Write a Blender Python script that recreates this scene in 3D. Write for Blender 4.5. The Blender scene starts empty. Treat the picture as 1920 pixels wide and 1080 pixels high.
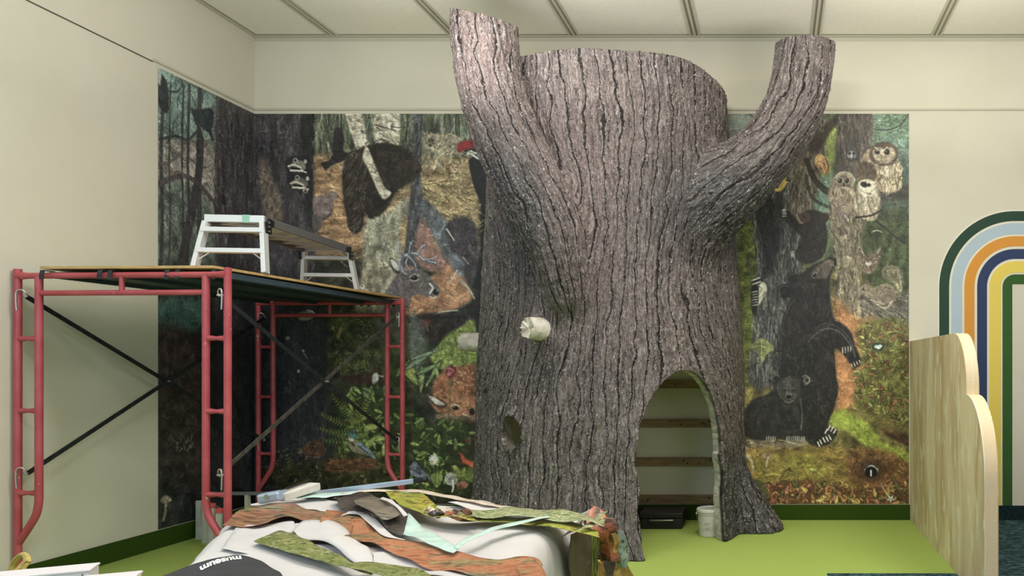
import bpy, bmesh, math, random
import numpy as np
from mathutils import Vector, Matrix
scene = bpy.context.scene
C = scene.collection

# ------------------------------------------------------------------ camera, world, lights, exposure
F = 1440.0            # focal length in pixels of the 1920 wide frame
CX, CY = 1455.0, 685.0
EYE = 1.57
YW = F/184.5          # back wall
XL = -5.30            # left wall
ZC = 4.914            # ceiling
cam = bpy.data.cameras.new('camera'); camo = bpy.data.objects.new('camera', cam); C.objects.link(camo)
camo.location = (0,0,EYE); camo.rotation_euler = (math.radians(90),0,0)
cam.sensor_width = 36; cam.lens = F/1920*36
cam.shift_x = (960-CX)/1920; cam.shift_y = (CY-540)/1920
cam.clip_start = .05
scene.camera = camo
scene.view_settings.view_transform = 'Standard'
scene.view_settings.look = 'None'
scene.view_settings.gamma = 1
scene.view_settings.exposure = -0.30
scene.view_settings.use_curve_mapping = False
wd = bpy.data.worlds.new('world'); scene.world = wd; wd.use_nodes = True
wd.node_tree.nodes['Background'].inputs[0].default_value = (.86,.93,1,1)
wd.node_tree.nodes['Background'].inputs[1].default_value = 0.40
def area(name, loc, target, size, power, col):
    l = bpy.data.lights.new(name, 'AREA'); l.shape = 'RECTANGLE'; l.size, l.size_y = size
    l.energy = power; l.color = col
    o = bpy.data.objects.new(name, l); C.objects.link(o); o.location = loc
    o.rotation_euler = (Vector(target)-Vector(loc)).to_track_quat('-Z','Y').to_euler()
    return o
area('ceiling_lamp', (2.4,4.4,4.85), (2.6,4.9,0), (1.2,.6), 82, (1,.955,.86))
area('ceiling_lamp', (-0.4,4.2,4.85), (-0.4,4.7,0), (1.2,.6), 100, (1,.96,.88))
area('ceiling_lamp', (-2.9,4.4,4.85), (-2.7,4.7,0), (1.2,.6), 42, (.94,.96,1))
area('ceiling_lamp', (-1.6,1.6,4.85), (-1.6,2.4,0), (1.2,.6), 60, (1,.97,.92))
area('ceiling_fill', (-2.3,5.3,3.6), (-2.3,5.3,4.9), (1.8,.5), 84, (1,.97,.93))  # uplight added to brighten the ceiling, no pendant known here
area('ceiling_fill', (1.4,5.3,3.6), (1.4,5.3,4.9), (1.6,.5), 92, (1,.955,.87))  # second added uplight, lifts the right part of the ceiling
area('window_and_fill_light', (-5.15,2.6,2.9), (-1.5,6.4,2.6), (2.2,2.0), 38, (.70,.84,1))
area('window_and_fill_light', (-2.6,.2,2.6), (-5.3,3.8,2.6), (1.6,2.0), 50, (.40,.66,1))  # cool fill added in mid-room to light the left wall, not a window
area('window_and_fill_light', (3.6,-.6,3.0), (-.4,7.0,1.8), (2.6,2.2), 75, (1,.97,.90))  # fill added at the right front to brighten table end and right wall
area('window_and_fill_light', (-1.0,-2.5,3.0), (-1.0,7.0,2.2), (3.0,2.2), 24, (.90,.95,1))

# ------------------------------------------------------------------ helpers
def P(px, py, s):
    return Vector(((px-CX)/s, F/s, EYE+(CY-py)/s))
def OnX(px, py, X):
    return P(px, py, (px-CX)/X)
def OnZ(px, py, z):
    return P(px, py, (py-CY)/(EYE-z))
def lin(c):
    c = np.asarray(c, dtype=float)/255.0
    return np.where(c<=.04045, c/12.92, ((c+.055)/1.055)**2.4)
def srgb(*c): return tuple(lin(c))+(1,)
def newmat(name, col=(200,200,200), rough=.6, metal=0, spec=.5):
    m = bpy.data.materials.new(name); m.use_nodes = True
    b = m.node_tree.nodes['Principled BSDF']
    b.inputs['Base Color'].default_value = srgb(*col)
    b.inputs['Roughness'].default_value = rough; b.inputs['Metallic'].default_value = metal
    b.inputs['Specular IOR Level'].default_value = spec
    return m
def nd(m, t, **kw):
    n = m.node_tree.nodes.new(t)
    for k,v in kw.items(): setattr(n,k,v)
    return n
def lk(m, a, b): m.node_tree.links.new(a, b)
def bsdf(m): return m.node_tree.nodes['Principled BSDF']
def noisy(name, c1, c2, scale=5, stretch=(1,1,1), rough=.6, detail=5, lo=.35, hi=.65, bump=0, bscale=None, spec=.5, metal=0, coord='Object', bdist=.005):
    m = newmat(name, c1, rough, metal, spec)
    tc = nd(m,'ShaderNodeTexCoord'); mp = nd(m,'ShaderNodeMapping'); mp.inputs['Scale'].default_value = stretch
    lk(m, tc.outputs[coord], mp.inputs[0])
    n = nd(m,'ShaderNodeTexNoise'); n.inputs['Scale'].default_value = scale; n.inputs['Detail'].default_value = detail
    lk(m, mp.outputs[0], n.inputs['Vector'])
    r = nd(m,'ShaderNodeValToRGB'); r.color_ramp.elements[0].position = lo; r.color_ramp.elements[1].position = hi
    r.color_ramp.elements[0].color = srgb(*c1); r.color_ramp.elements[1].color = srgb(*c2)
    lk(m, n.outputs[0], r.inputs[0]); lk(m, r.outputs[0], bsdf(m).inputs['Base Color'])
    if bump:
        n2 = n
        if bscale:
            n2 = nd(m,'ShaderNodeTexNoise'); n2.inputs['Scale'].default_value = bscale; n2.inputs['Detail'].default_value = 3
            lk(m, mp.outputs[0], n2.inputs['Vector'])
        bp = nd(m,'ShaderNodeBump'); bp.inputs['Strength'].default_value = bump; bp.inputs['Distance'].default_value = bdist
        lk(m, n2.outputs[0], bp.inputs['Height']); lk(m, bp.outputs[0], bsdf(m).inputs['Normal'])
    return m
def link(o, parent=None):
    C.objects.link(o)
    if parent is not None: o.parent = parent
    return o
def tag(o, label=None, cat=None, group=None, kind=None):
    if label: o['label'] = label
    if cat: o['category'] = cat
    if group: o['group'] = group
    if kind: o['kind'] = kind
    return o
def thing(name, label, cat, loc=(0,0,0), group=None, rz=0):
    o = bpy.data.objects.new(name, None); C.objects.link(o); o.location = loc; o.rotation_euler = (0,0,rz)
    o.empty_display_size = .1
    return tag(o, label, cat, group)
def obj(name, bm, m, parent=None, smooth=False, local=True):
    """mesh given in world coordinates; when parented, made local to an unrotated parent"""
    me = bpy.data.meshes.new(name)
    bmesh.ops.recalc_face_normals(bm, faces=bm.faces[:])
    bm.to_mesh(me); bm.free()
    for mm in (m if isinstance(m,(list,tuple)) else [m]): me.materials.append(mm)
    if smooth:
        me.shade_smooth()
        me.set_sharp_from_angle(angle=math.radians(35)) if hasattr(me,'set_sharp_from_angle') else None
    o = bpy.data.objects.new(name, me); C.objects.link(o)
    if parent is not None:
        o.parent = parent
        if local:
            off = Vector((0,0,0)); q = parent
            while q is not None: off += q.location; q = q.parent
            me.transform(Matrix.Translation(-off))
    return o
def pieces(name, bm, m, parent=None, smooth=False, kind=None):
    """one object for each loose piece of the mesh"""
    bm.verts.index_update(); seen = set(); out = []
    for v in bm.verts:
        if v in seen: continue
        st = [v]; seen.add(v); isl = []
        while st:
            q = st.pop(); isl.append(q)
            for e in q.link_edges:
                w = e.other_vert(q)
                if w not in seen: seen.add(w); st.append(w)
        nb = bmesh.new(); mp = {q: nb.verts.new(q.co) for q in isl}; fs = {f for q in isl for f in q.link_faces}
        for f in fs: nb.faces.new([mp[q] for q in f.verts])
        o = obj(name, nb, m, parent, smooth); out.append(o)
        if kind: o['kind'] = kind
    bm.free(); return out
def pyobj(name, verts, faces, m, parent=None, smooth=False, local=True):
    me = bpy.data.meshes.new(name)
    verts = np.asarray(verts, dtype=np.float32); faces = np.asarray(faces, dtype=np.int32)
    if parent is not None and local:
        off = Vector((0,0,0)); q = parent
        while q is not None: off += q.location; q = q.parent
        verts = verts-np.array(off, dtype=np.float32)
    k = faces.shape[1]
    me.vertices.add(len(verts)); me.vertices.foreach_set('co', verts.ravel())
    me.loops.add(faces.size); me.loops.foreach_set('vertex_index', faces.ravel())
    me.polygons.add(len(faces)); me.polygons.foreach_set('loop_start', np.arange(0, faces.size, k, dtype=np.int32))
    me.update(calc_edges=True); me.validate()
    for mm in (m if isinstance(m,(list,tuple)) else [m]): me.materials.append(mm)
    if smooth: me.shade_smooth()
    o = bpy.data.objects.new(name, me); C.objects.link(o)
    if parent is not None: o.parent = parent
    return o
def box(bm, c, d, M=None, bev=0):
    r = bmesh.ops.create_cube(bm, size=1)
    vs = r['verts']
    for v in vs: v.co = Vector((v.co.x*d[0], v.co.y*d[1], v.co.z*d[2]))
    if bev:
        es = list({e for v in vs for e in v.link_edges})
        rr = bmesh.ops.bevel(bm, geom=es, offset=bev, segments=2, affect='EDGES', profile=.6)
        vs = list({v for f in rr['faces'] for v in f.verts} | {v for v in vs if v.is_valid})
    T = Matrix.Translation(Vector(c))
    if M is not None: T = T @ M.to_4x4()
    for v in vs: v.co = T @ v.co
    return vs
def box2(bm, a, b, bev=0):
    a, b = Vector(a), Vector(b)
    return box(bm, (a+b)/2, (abs(b.x-a.x),abs(b.y-a.y),abs(b.z-a.z)), bev=bev)
def tube(bm, pts, r, n=14, cap=True, sx=1.0):
    """swept tube through points; r scalar or list"""
    pts = [Vector(p) for p in pts]; N = len(pts)
    rs = r if isinstance(r,(list,tuple)) else [r]*N
    rings = []; up = None
    for i,p in enumerate(pts):
        t = (pts[min(i+1,N-1)]-pts[max(i-1,0)]).normalized()
        if up is None:
            up = Vector((0,0,1)) if abs(t.z)<.9 else Vector((1,0,0))
        u = (up-t*up.dot(t)).normalized(); w = t.cross(u); up = u
        rings.append([bm.verts.new(p+(u*math.cos(a)+w*math.sin(a)*sx)*rs[i]) for a in [2*math.pi*k/n for k in range(n)]])
    for i in range(N-1):
        for k in range(n):
            bm.faces.new((rings[i][k],rings[i][(k+1)%n],rings[i+1][(k+1)%n],rings[i+1][k]))
    if cap:
        bm.faces.new(rings[0][::-1]); bm.faces.new(rings[-1])
def bar(bm, a, b, w, h, up=(0,0,1), bev=0):
    a, b = Vector(a), Vector(b); t = (b-a); L = t.length; t.normalize()
    u = Vector(up); u = (u-t*u.dot(t)).normalized(); s = t.cross(u)
    M = Matrix((t,s,u)).transposed()
    return box(bm, (a+b)/2, (L,w,h), M, bev)
def spline(pts, n=6):
    pts = [Vector(p) for p in pts]; out = []
    for i in range(len(pts)-1):
        p0 = pts[max(i-1,0)]; p1 = pts[i]; p2 = pts[i+1]; p3 = pts[min(i+2,len(pts)-1)]
        for k in range(n):
            t = k/n
            out.append(.5*((2*p1)+(p2-p0)*t+(2*p0-5*p1+4*p2-p3)*t*t+(3*p1-p0-3*p2+p3)*t**3))
    out.append(pts[-1]); return out
def prism(bm, poly, d):
    """poly: list of 3D points (planar), extruded by vector d"""
    d = Vector(d); a = [bm.verts.new(Vector(p)) for p in poly]; b = [bm.verts.new(Vector(p)+d) for p in poly]
    n = len(a)
    bm.faces.new(a); bm.faces.new(b[::-1])
    for i in range(n): bm.faces.new((a[i],b[i],b[(i+1)%n],a[(i+1)%n]))
def lathe(bm, prof, c, n=32):
    rings = []
    for (r,z) in prof:
        rings.append([bm.verts.new((c[0]+r*math.cos(2*math.pi*k/n), c[1]+r*math.sin(2*math.pi*k/n), c[2]+z)) for k in range(n)])
    for i in range(len(rings)-1):
        for k in range(n): bm.faces.new((rings[i][k],rings[i][(k+1)%n],rings[i+1][(k+1)%n],rings[i+1][k]))
    bm.faces.new(rings[0][::-1]); bm.faces.new(rings[-1])
# value noise in numpy
def _hash(ix, iy, iz, seed):
    h = (ix.astype(np.int64)*374761393 + iy.astype(np.int64)*668265263 + iz.astype(np.int64)*2147483647 + seed*1274126177) & 0xffffffff
    h = ((h ^ (h>>13))*1274126177) & 0xffffffff
    h = ((h ^ (h>>16))*2246822519) & 0xffffffff
    return ((h ^ (h>>15)) & 0xffffff)/float(0xffffff)
def vnoise(x, y, z=None, seed=0):
    if z is None: z = np.zeros_like(x)
    x0=np.floor(x); y0=np.floor(y); z0=np.floor(z); fx=x-x0; fy=y-y0; fz=z-z0
    fx=fx*fx*(3-2*fx); fy=fy*fy*(3-2*fy); fz=fz*fz*(3-2*fz); out=0
    for dx in (0,1):
        for dy in (0,1):
            wxy = (fx if dx else 1-fx)*(fy if dy else 1-fy)
            for dz in (0,1):
                out = out + wxy*(fz if dz else 1-fz)*_hash(x0+dx,y0+dy,z0+dz,seed)
    return out
def vnoise2(x, y, seed=0):
    x0=np.floor(x); y0=np.floor(y); fx=x-x0; fy=y-y0
    fx=fx*fx*(3-2*fx); fy=fy*fy*(3-2*fy); z=np.zeros_like(x0)
    return ((1-fx)*(1-fy)*_hash(x0,y0,z,seed)+fx*(1-fy)*_hash(x0+1,y0,z,seed)
            +(1-fx)*fy*_hash(x0,y0+1,z,seed)+fx*fy*_hash(x0+1,y0+1,z,seed))
def fbm2(x, y, seed=0, o=4):
    r=0; a=.5; t=0
    for i in range(o):
        r = r+a*vnoise2(x*2**i, y*2**i, seed+i*17); t+=a; a*=.5
    return r/t
def worley(x, y, seed=0):
    """F1, F2 and id of cellular noise"""
    x0=np.floor(x); y0=np.floor(y); f1=np.full(x.shape,9.); f2=np.full(x.shape,9.); cid=np.zeros(x.shape)
    z=np.zeros_like(x)
    for dx in (-1,0,1):
        for dy in (-1,0,1):
            cx=x0+dx; cy=y0+dy
            px=cx+_hash(cx,cy,z,seed); py=cy+_hash(cx,cy,z,seed+7)
            d=np.sqrt((px-x)**2+(py-y)**2)
            near=d<f1
            f2=np.where(near,f1,np.minimum(f2,d)); cid=np.where(near,_hash(cx,cy,z,seed+13),cid); f1=np.where(near,d,f1)
    return f1,f2,cid

# ------------------------------------------------------------------ the room
M_wall = noisy('wall_paint', (214,209,192), (218,213,197), 1.5, rough=.75, spec=.25)
M_ceil = noisy('ceiling_panel', (238,234,220), (242,238,226), 30, rough=.9, spec=.2)
M_trim = newmat('metal_trim', (196,192,174), .5)
M_dark = newmat('dark_gap', (150,146,130), .8)
M_line = newmat('dark_line', (84,80,72), .8)
def struct(name, bm, m, smooth=False):
    o = obj(name, bm, m, None, smooth); o['kind'] = 'structure'; return o
T = .15
bm = bmesh.new(); box2(bm, (XL-T, YW, 0), (7.0, YW+T, ZC+.1)); struct('wall_back', bm, M_wall)
bm = bmesh.new(); box2(bm, (XL-T, -3.5, 0), (XL, YW, ZC+.1)); struct('wall_left', bm, M_wall)
bm = bmesh.new(); box2(bm, (XL-T, -3.5, ZC), (7.0, YW+T, ZC+.12)); struct('ceiling', bm, M_ceil)
# ceiling grid: wide flat runners with two grooves each, and the wall angle
k = 0
def ctrim(bm, m):
    global k
    k += 1; return struct('trim_%d'%k, bm, m)
for i in range(-1, 8):
    X = -4.48+1.22*i
    if X < XL+.05: continue
    for xa,xb in ((-.055,-.035),(-.012,.012),(.035,.055)):
        bm = bmesh.new(); box2(bm, (X+xa, -3.4, ZC-.012), (X+xb, YW-.036, ZC)); ctrim(bm, M_trim)
    for d in (-.024,.024):
        bm = bmesh.new(); box2(bm, (X+d-.0105, -3.4, ZC-.003), (X+d+.0105, YW-.052, ZC)); ctrim(bm, M_dark)
bm = bmesh.new(); box2(bm, (XL, YW-.006, ZC-.05), (7.0, YW, ZC-.015)); ctrim(bm, M_trim)
bm = bmesh.new(); box2(bm, (XL, YW-.035, ZC-.015), (7.0, YW, ZC))
k += 1; struct('trim_%d'%k, bm, M_trim)
bm = bmesh.new(); box2(bm, (XL, -3.4, ZC-.015), (XL+.035, YW-.035, ZC)); k += 1; struct('trim_%d'%k, bm, M_trim)
bm = bmesh.new(); box2(bm, (XL+.035, YW-.05, ZC-.004), (7.0, YW-.035, ZC)); ctrim(bm, M_dark)
bm = bmesh.new(); box2(bm, (XL+.035, -3.4, ZC-.004), (XL+.048, YW-.05, ZC))
k += 1; struct('trim_%d'%k, bm, M_dark)
ZT = 4.16
bm = bmesh.new(); box2(bm, (XL, YW-.012, ZT), (7.0, YW, ZT+.022)); k += 1; struct('trim_%d'%k, bm, M_trim)
bm = bmesh.new(); box2(bm, (XL, 3.0, ZT-.012), (XL+.003, 6.53, ZT-.002)); k += 1; struct('trim_%d'%k, bm, M_line)
bm = bmesh.new(); box2(bm, (XL, 6.53, ZT), (XL+.012, YW-.012, ZT+.02)); k += 1; struct('trim_%d'%k, bm, M_trim)
# floors
M_turf = noisy('green_carpet', (134,154,78), (182,204,108), 260, rough=.95, bump=.6, bscale=500, spec=.1, bdist=.004)
def carpet_pattern():
    m = newmat('teal_carpet', (30,48,52), .95, spec=.1)
    tc = nd(m,'ShaderNodeTexCoord'); mp = nd(m,'ShaderNodeMapping'); mp.inputs['Rotation'].default_value = (0,0,.45); mp.inputs['Scale'].default_value = (3,14,1)
    lk(m, tc.outputs['Object'], mp.inputs[0])
    n = nd(m,'ShaderNodeTexNoise'); n.inputs['Scale'].default_value = 5; n.inputs['Detail'].default_value = 6; n.inputs['Distortion'].default_value = 1.2
    lk(m, mp.outputs[0], n.inputs['Vector'])
    r = nd(m,'ShaderNodeValToRGB'); e = r.color_ramp.elements
    e[0].position=.38; e[0].color=srgb(18,32,36); e[1].position=.66; e[1].color=srgb(96,128,134)
    x = e.new(.5); x.color = srgb(38,62,68)
    lk(m, n.outputs[0], r.inputs[0]); lk(m, r.outputs[0], bsdf(m).inputs['Base Color'])
    return m
M_teal = carpet_pattern()
XP = 1.36
bm = bmesh.new()
prism(bm, [(XL-T,-3.5,-.1),(.383,-3.5,-.1),(.383,5.80,-.1),(XP,5.80,-.1),(XP,YW,-.1),(XL-T,YW,-.1)], (0,0,.1)); struct('floor', bm, M_turf)
bm = bmesh.new()
prism(bm, [(.383,-3.5,-.1),(7,-3.5,-.1),(7,YW,-.1),(XP,YW,-.1),(XP,5.80,-.1),(.383,5.80,-.1)], (0,0,.1)); struct('floor', bm, M_teal)
M_cove = noisy('green_cove_base', (50,70,22), (58,80,26), 200, rough=.95, spec=.1)
M_cove2 = noisy('teal_cove_base', (20,36,38), (34,56,60), 60, rough=.95, spec=.1)
bm = bmesh.new(); box2(bm, (XL, YW-.012, 0), (XP, YW, .155)); struct('baseboard_back', bm, M_cove)
bm = bmesh.new(); box2(bm, (XP+.09, YW-.012, 0), (7, YW, .145)); struct('baseboard_right', bm, M_cove2)
bm = bmesh.new(); box2(bm, (XL, -3.4, 0), (XL+.012, YW-.012, .155)); struct('baseboard_left', bm, M_cove)

# ------------------------------------------------------------------ rainbow arch painted on the right hand wall
arch = thing('rainbow_arch', 'painted rainbow arch of six nested stripes on the cream wall behind the plywood partition', 'wall painting', ((1900-CX)/184.5, YW, 0))
def wallp(px, py): return ((px-CX)/184.5, EYE+(CY-py)/184.5)
acx, acz = wallp(1903, 538); acx2 = acx+1.3
def arch_band(r0, r1, m, name, yoff, label=None, square=False):
    def outline(r, sq=False):
        pts = [(acx-r, .146)]
        n = 1 if sq else 28
        if sq: pts += [(acx-r, acz+r),(acx2+r, acz+r)]
        else:
            pts += [(acx-r*math.cos(t), acz+r*math.sin(t)) for t in np.linspace(0, math.pi/2, n)]
            pts += [(acx2+r*math.cos(t), acz+r*math.sin(t)) for t in np.linspace(math.pi/2, 0, n)]
        pts += [(acx2+r, .146)]
        return pts
    o = outline(r0)
    if r1 is None: i_ = None
    bm = bmesh.new()
    i_ = outline(r1, square)
    if square:
        # resample inner square to the same count
        n = len(o); i_ = [(acx-r1,.146)]+[(acx-r1, acz+r1)]*28+[(acx2+r1, acz+r1)]*28+[(acx2+r1,.146)]
    va = [bm.verts.new((x, YW-yoff, z)) for x,z in o]; vb = [bm.verts.new((x, YW-yoff, z)) for x,z in i_]
    vc = [bm.verts.new((x, YW-.0006, z)) for x,z in o]
    for k in range(len(o)-1):
        bm.faces.new((va[k],va[k+1],vb[k+1],vb[k])); bm.faces.new((va[k],va[k+1],vc[k+1],vc[k]))
    bmesh.ops.remove_doubles(bm, verts=bm.verts[:], dist=1e-5)
    q = obj(name, bm, m, arch); 
    if label: q['label'] = label
pxm = 1/184.5
M_white = newmat('white_stripe', (228,224,206), .6)
arch_band(145*pxm, 4*pxm, M_white, 'border', .002, 'white border lines of the arch', True)
for (r0,r1,col,lab,sq) in [(142,123.5,(38,68,54),'dark green stripe',0),(119.5,99,(178,196,208),'pale blue stripe',0),(95,76,(218,150,62),'orange stripe',0),
                        (71,52.5,(48,62,98),'navy blue stripe',0),(48,26.5,(232,208,98),'yellow stripe',0),(23.5,5,(54,92,40),'leaf green stripe',1)]:
    arch_band(r0*pxm, r1*pxm, newmat(lab.replace(' ','_'), col, .6, spec=.3), 'stripe', .004, lab, bool(sq))

# ------------------------------------------------------------------ plywood partition
def plywood():
    m = newmat('plywood', (200,184,140), .55)
    tc = nd(m,'ShaderNodeTexCoord')
    mp = nd(m,'ShaderNodeMapping'); mp.inputs['Scale'].default_value = (1.6,1.6,.35); lk(m, tc.outputs['Object'], mp.inputs[0])
    n = nd(m,'ShaderNodeTexNoise'); n.inputs['Scale'].default_value = 2.2; n.inputs['Detail'].default_value = 3; n.inputs['Distortion'].default_value=.6
    lk(m, mp.outputs[0], n.inputs['Vector'])
    r = nd(m,'ShaderNodeValToRGB'); e=r.color_ramp.elements; e[0].position=.38; e[0].color=srgb(186,164,122); e[1].position=.62; e[1].color=srgb(220,206,168)
    lk(m, n.outputs[0], r.inputs[0])
    mp2 = nd(m,'ShaderNodeMapping'); mp2.inputs['Scale'].default_value = (6,6,2.2); lk(m, tc.outputs['Object'], mp2.inputs[0])
    n2 = nd(m,'ShaderNodeTexNoise'); n2.inputs['Scale'].default_value = 1.6; n2.inputs['Detail'].default_value = 3; lk(m, mp2.outputs[0], n2.inputs['Vector'])
    r2 = nd(m,'ShaderNodeValToRGB'); e=r2.color_ramp.elements; e[0].position=.56; e[0].color=(0,0,0,1); e[1].position=.64; e[1].color=(1,1,1,1)
    lk(m, n2.outputs[0], r2.inputs[0])
    mx = nd(m,'ShaderNodeMix', data_type='RGBA'); mx.inputs[7].default_value = srgb(224,216,188)
    lk(m, r2.outputs[0], mx.inputs[0]); lk(m, r.outputs[0], mx.inputs[6]); lk(m, mx.outputs[2], bsdf(m).inputs['Base Color'])
    return m
M_ply = plywood()
M_plyedge = noisy('plywood_edge', (222,198,162), (236,214,180), 30, (8,1,8), rough=.55)
M_seam = newmat('pale_seam', (236,230,210), .6)
part = thing('plywood_partition', 'low unfinished plywood partition with a stepped rounded top standing out from the right wall', 'partition', (XP,6.4,0))
# measured profile in (Y, Z): back lobe high, front lobe lower
s1 = lambda px: F/((px-CX)/XP)
zt = 1.815
def lobe(y0, y1, ztop, ry, rz, n=14):
    pts = [(y0,0),(y0,ztop)]
    for t in np.linspace(0, math.pi/2, n): pts.append((y1+ry-ry*math.sin(t), ztop-rz+rz*math.cos(t)))
    pts.append((y1,0)); return pts
yA, yB, yC = YW, s1(1812), s1(1846)
print('partition Y', yA, yB, yC)
zB = 1.57-55/((1812-CX)/XP)
lob1 = [(yA,zB-.0),(yA,zt)]+[( yB+(.40)*(1-math.sin(t)), zt-.42+.42*math.cos(t)) for t in np.linspace(0,math.pi/2,16)]+[(yB,zB)]
lob2 = [(yA,0),(yA,zB)]+[( yC+(yB-yC)*(1-math.sin(t)), zB-.55+.55*math.cos(t)) for t in np.linspace(0,math.pi/2,16)]+[(yC,0)]
TH = .092
whole = [(yA,0)]+lob1[1:]+lob2[2:]
for xf in (XP, XP+TH-.006):
    bm = bmesh.new(); prism(bm, [(xf,y,z) for y,z in whole], (.006,0,0)); obj('face_panel', bm, M_ply, part)
for nm, pl in (('upper_panel', lob1),('lower_panel', lob2)):
    bm = bmesh.new()
    rows = [[bm.verts.new((x,y,z)) for y,z in pl[1:]] for x in (XP+.006,XP+TH-.006)]
    for a in range(len(pl)-2): bm.faces.new((rows[0][a],rows[0][a+1],rows[1][a+1],rows[1][a]))
    obj('edge_band', bm, M_plyedge, part, True)
    bm = bmesh.new()
    for xx in ((XP+.045,XP+.052) if nm=='upper_panel' else (XP-.001,XP+.007)),:
        pp = pl[1:]
        r0 = [[bm.verts.new((x,y-.0015,z+.0015)) for y,z in pp] for x in xx]
        for a in range(len(pp)-1): bm.faces.new((r0[0][a],r0[0][a+1],r0[1][a+1],r0[1][a]))
    obj('seam', bm, M_seam, part)
# ------------------------------------------------------------------ the sculpted tree, one implicit surface
def trunk_field(x, y, z):
    t = np.clip(z/4.22, 0, 1)
    a = np.interp(z, [0,.25,.6,1.6,3.0,4.22], [1.36,1.325,1.31,1.305,1.24,1.19])
    b = np.interp(z, [0,.25,.6,1.6,3.0,4.22], [1.60,1.52,1.47,1.45,1.42,1.40])
    c = np.interp(z, [0,.6,1.6,3.0,4.22], [-1.66,-1.655,-1.645,-1.66,-1.69])
    w = (YW-y)/b
    sk = .17*np.clip(w,0,1)
    th = np.arctan2(w, (x-c-sk)/a)
    rad = 1+.016*np.sin(5*th+1.1+.5*z)+.010*np.sin(9*th+2.0+.8*z)
    flare = np.exp(-z/.22)*(.05*np.maximum(0,np.sin(6*th+.6)))
    n = 2.15
    r = (np.abs((x-c-sk)/a)**n + np.abs(w)**n)**(1/n)
    return (r-rad-flare)*1.27
def seg_field(x, y, z, pts, rad):
    best = None
    for (A,ra),(B,rb) in zip(zip(pts[:-1],rad[:-1]), zip(pts[1:],rad[1:])):
        A = np.array(A); B = np.array(B); d = B-A; L2 = (d**2).sum()
        t = np.clip(((x-A[0])*d[0]+(y-A[1])*d[1]+(z-A[2])*d[2])/L2, 0, 1)
        q = np.sqrt((x-A[0]-t*d[0])**2+(y-A[1]-t*d[1])**2+(z-A[2]-t*d[2])**2)-(ra+(rb-ra)*t)
        best = q if best is None else np.minimum(best, q)
    return best
def seg_coords(x, y, z, pts):
    """arc length and angle about a centre line"""
    P_ = [np.array(p) for p in pts]; acc = 0; bd = np.full(x.shape, 1e9); S = np.zeros(x.shape); A_ = np.zeros(x.shape)
    ref = np.array((0,-1,0.))
    for A,B in zip(P_[:-1],P_[1:]):
        d = B-A; L = np.sqrt((d**2).sum()); d /= L
        u = ref-d*ref.dot(d); u /= np.linalg.norm(u); w = np.cross(d,u)
        q = np.stack((x-A[0],y-A[1],z-A[2]),-1); t = q@d; tc = np.clip(t,0,L)
        r = q-tc[...,None]*d; dist = np.sqrt((r**2).sum(-1)); m = dist<bd
        S = np.where(m, acc+np.clip(t,-.5,L+.5), S); A_ = np.where(m, np.arctan2(r@w, r@u), A_); bd = np.where(m, dist, bd); acc += L
    return S, A_, bd
def sm(pts): return [tuple(p) for p in spline(pts, 5)]
BL = sm([P(1060,545,226), P(1034,440,229), P(994,352,229), P(954,262,227), P(925,180,224), P(911,90,222), P(908,-25,222)])
RL = [.16,.26,.275,.268,.262,.268,.272]
BR = sm([P(1235,455,206), P(1290,412,208), P(1345,365,208), P(1394,324,207), P(1443,274,206), P(1484,210,205), P(1502,150,205), P(1510,85,205), P(1512,20,205)])
RR = [.28,.38,.355,.305,.277,.272,.272,.270,.270]
def rint(r, n): return list(np.interp(np.linspace(0,len(r)-1,n), range(len(r)), r))
RL = rint(RL, len(BL)); RR = rint(RR, len(BR))
def smin(a, b, k):
    h = np.clip(.5+.5*(b-a)/k, 0, 1)
    return b*(1-h)+a*h-k*h*(1-h)
# doorway frame
DO = np.array((-.88,6.66)); DN = np.array((.56,-.83)); DN /= np.linalg.norm(DN); DT = np.array((-DN[1],DN[0]))
def door_d(x, y, z):
    """signed distance to the doorway outline in the plane across its axis"""
    u = (x-DO[0])*DT[0]+(y-DO[1])*DT[1]-.02
    zs = np.interp(z, [0,.2,.75,1.0,1.2,1.35,1.45,1.51], [.445,.43,.425,.39,.32,.23,.13,.0])
    zc = .78; hw = .43; hh = .745
    w = .012*np.sin(z*9)+.01*np.sin(z*17+1)
    up = np.sqrt((u/hw)**2+((z-zc)/hh)**2)
    dup = (up-1)*hw
    return np.where(z>zc, dup, np.abs(u+w)-hw)
def knot_frame():
    # where the camera-side ray of the knot hole meets the trunk
    def hit(px, py):
        for s in np.linspace(300,185,2000):
            p = P(px,py,s)
            if trunk_field(np.array([p.x]),np.array([p.y]),np.array([p.z]))[0] < 0: return p
    return hit
hit = knot_frame()
KH = hit(960,811); KS = hit(1020,618); KL = P(893,640,192)
print('knot', KH, 'stub', KS)
def nrm(p):
    e=.01; f=lambda a,b,c: trunk_field(np.array([a]),np.array([b]),np.array([c]))[0]
    v = Vector((f(p.x+e,p.y,p.z)-f(p.x-e,p.y,p.z), f(p.x,p.y+e,p.z)-f(p.x,p.y-e,p.z), f(p.x,p.y,p.z+e)-f(p.x,p.y,p.z-e)))
    return v.normalized()
KN = nrm(KH); KN = (KN+Vector((.1,-1,0))).normalized(); KN.z = 0; KN.normalize(); KU = Vector((0,0,1)); KR = KU.cross(KN).normalized()
def knot_d(x, y, z):
    q = (x-KH.x)*KR.x+(y-KH.y)*KR.y+(z-KH.z)*KR.z; r = z-KH.z; n = (x-KH.x)*KN.x+(y-KH.y)*KN.y
    ang = np.arctan2(r,q)
    d = np.sqrt((q/.96)**2+(r/1.2)**2)-.122-.008*np.sin(3*ang+1)
    return np.maximum(d, np.abs(n)-.5)
BK = [P(896,640,192), P(862,642,192)]
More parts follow.
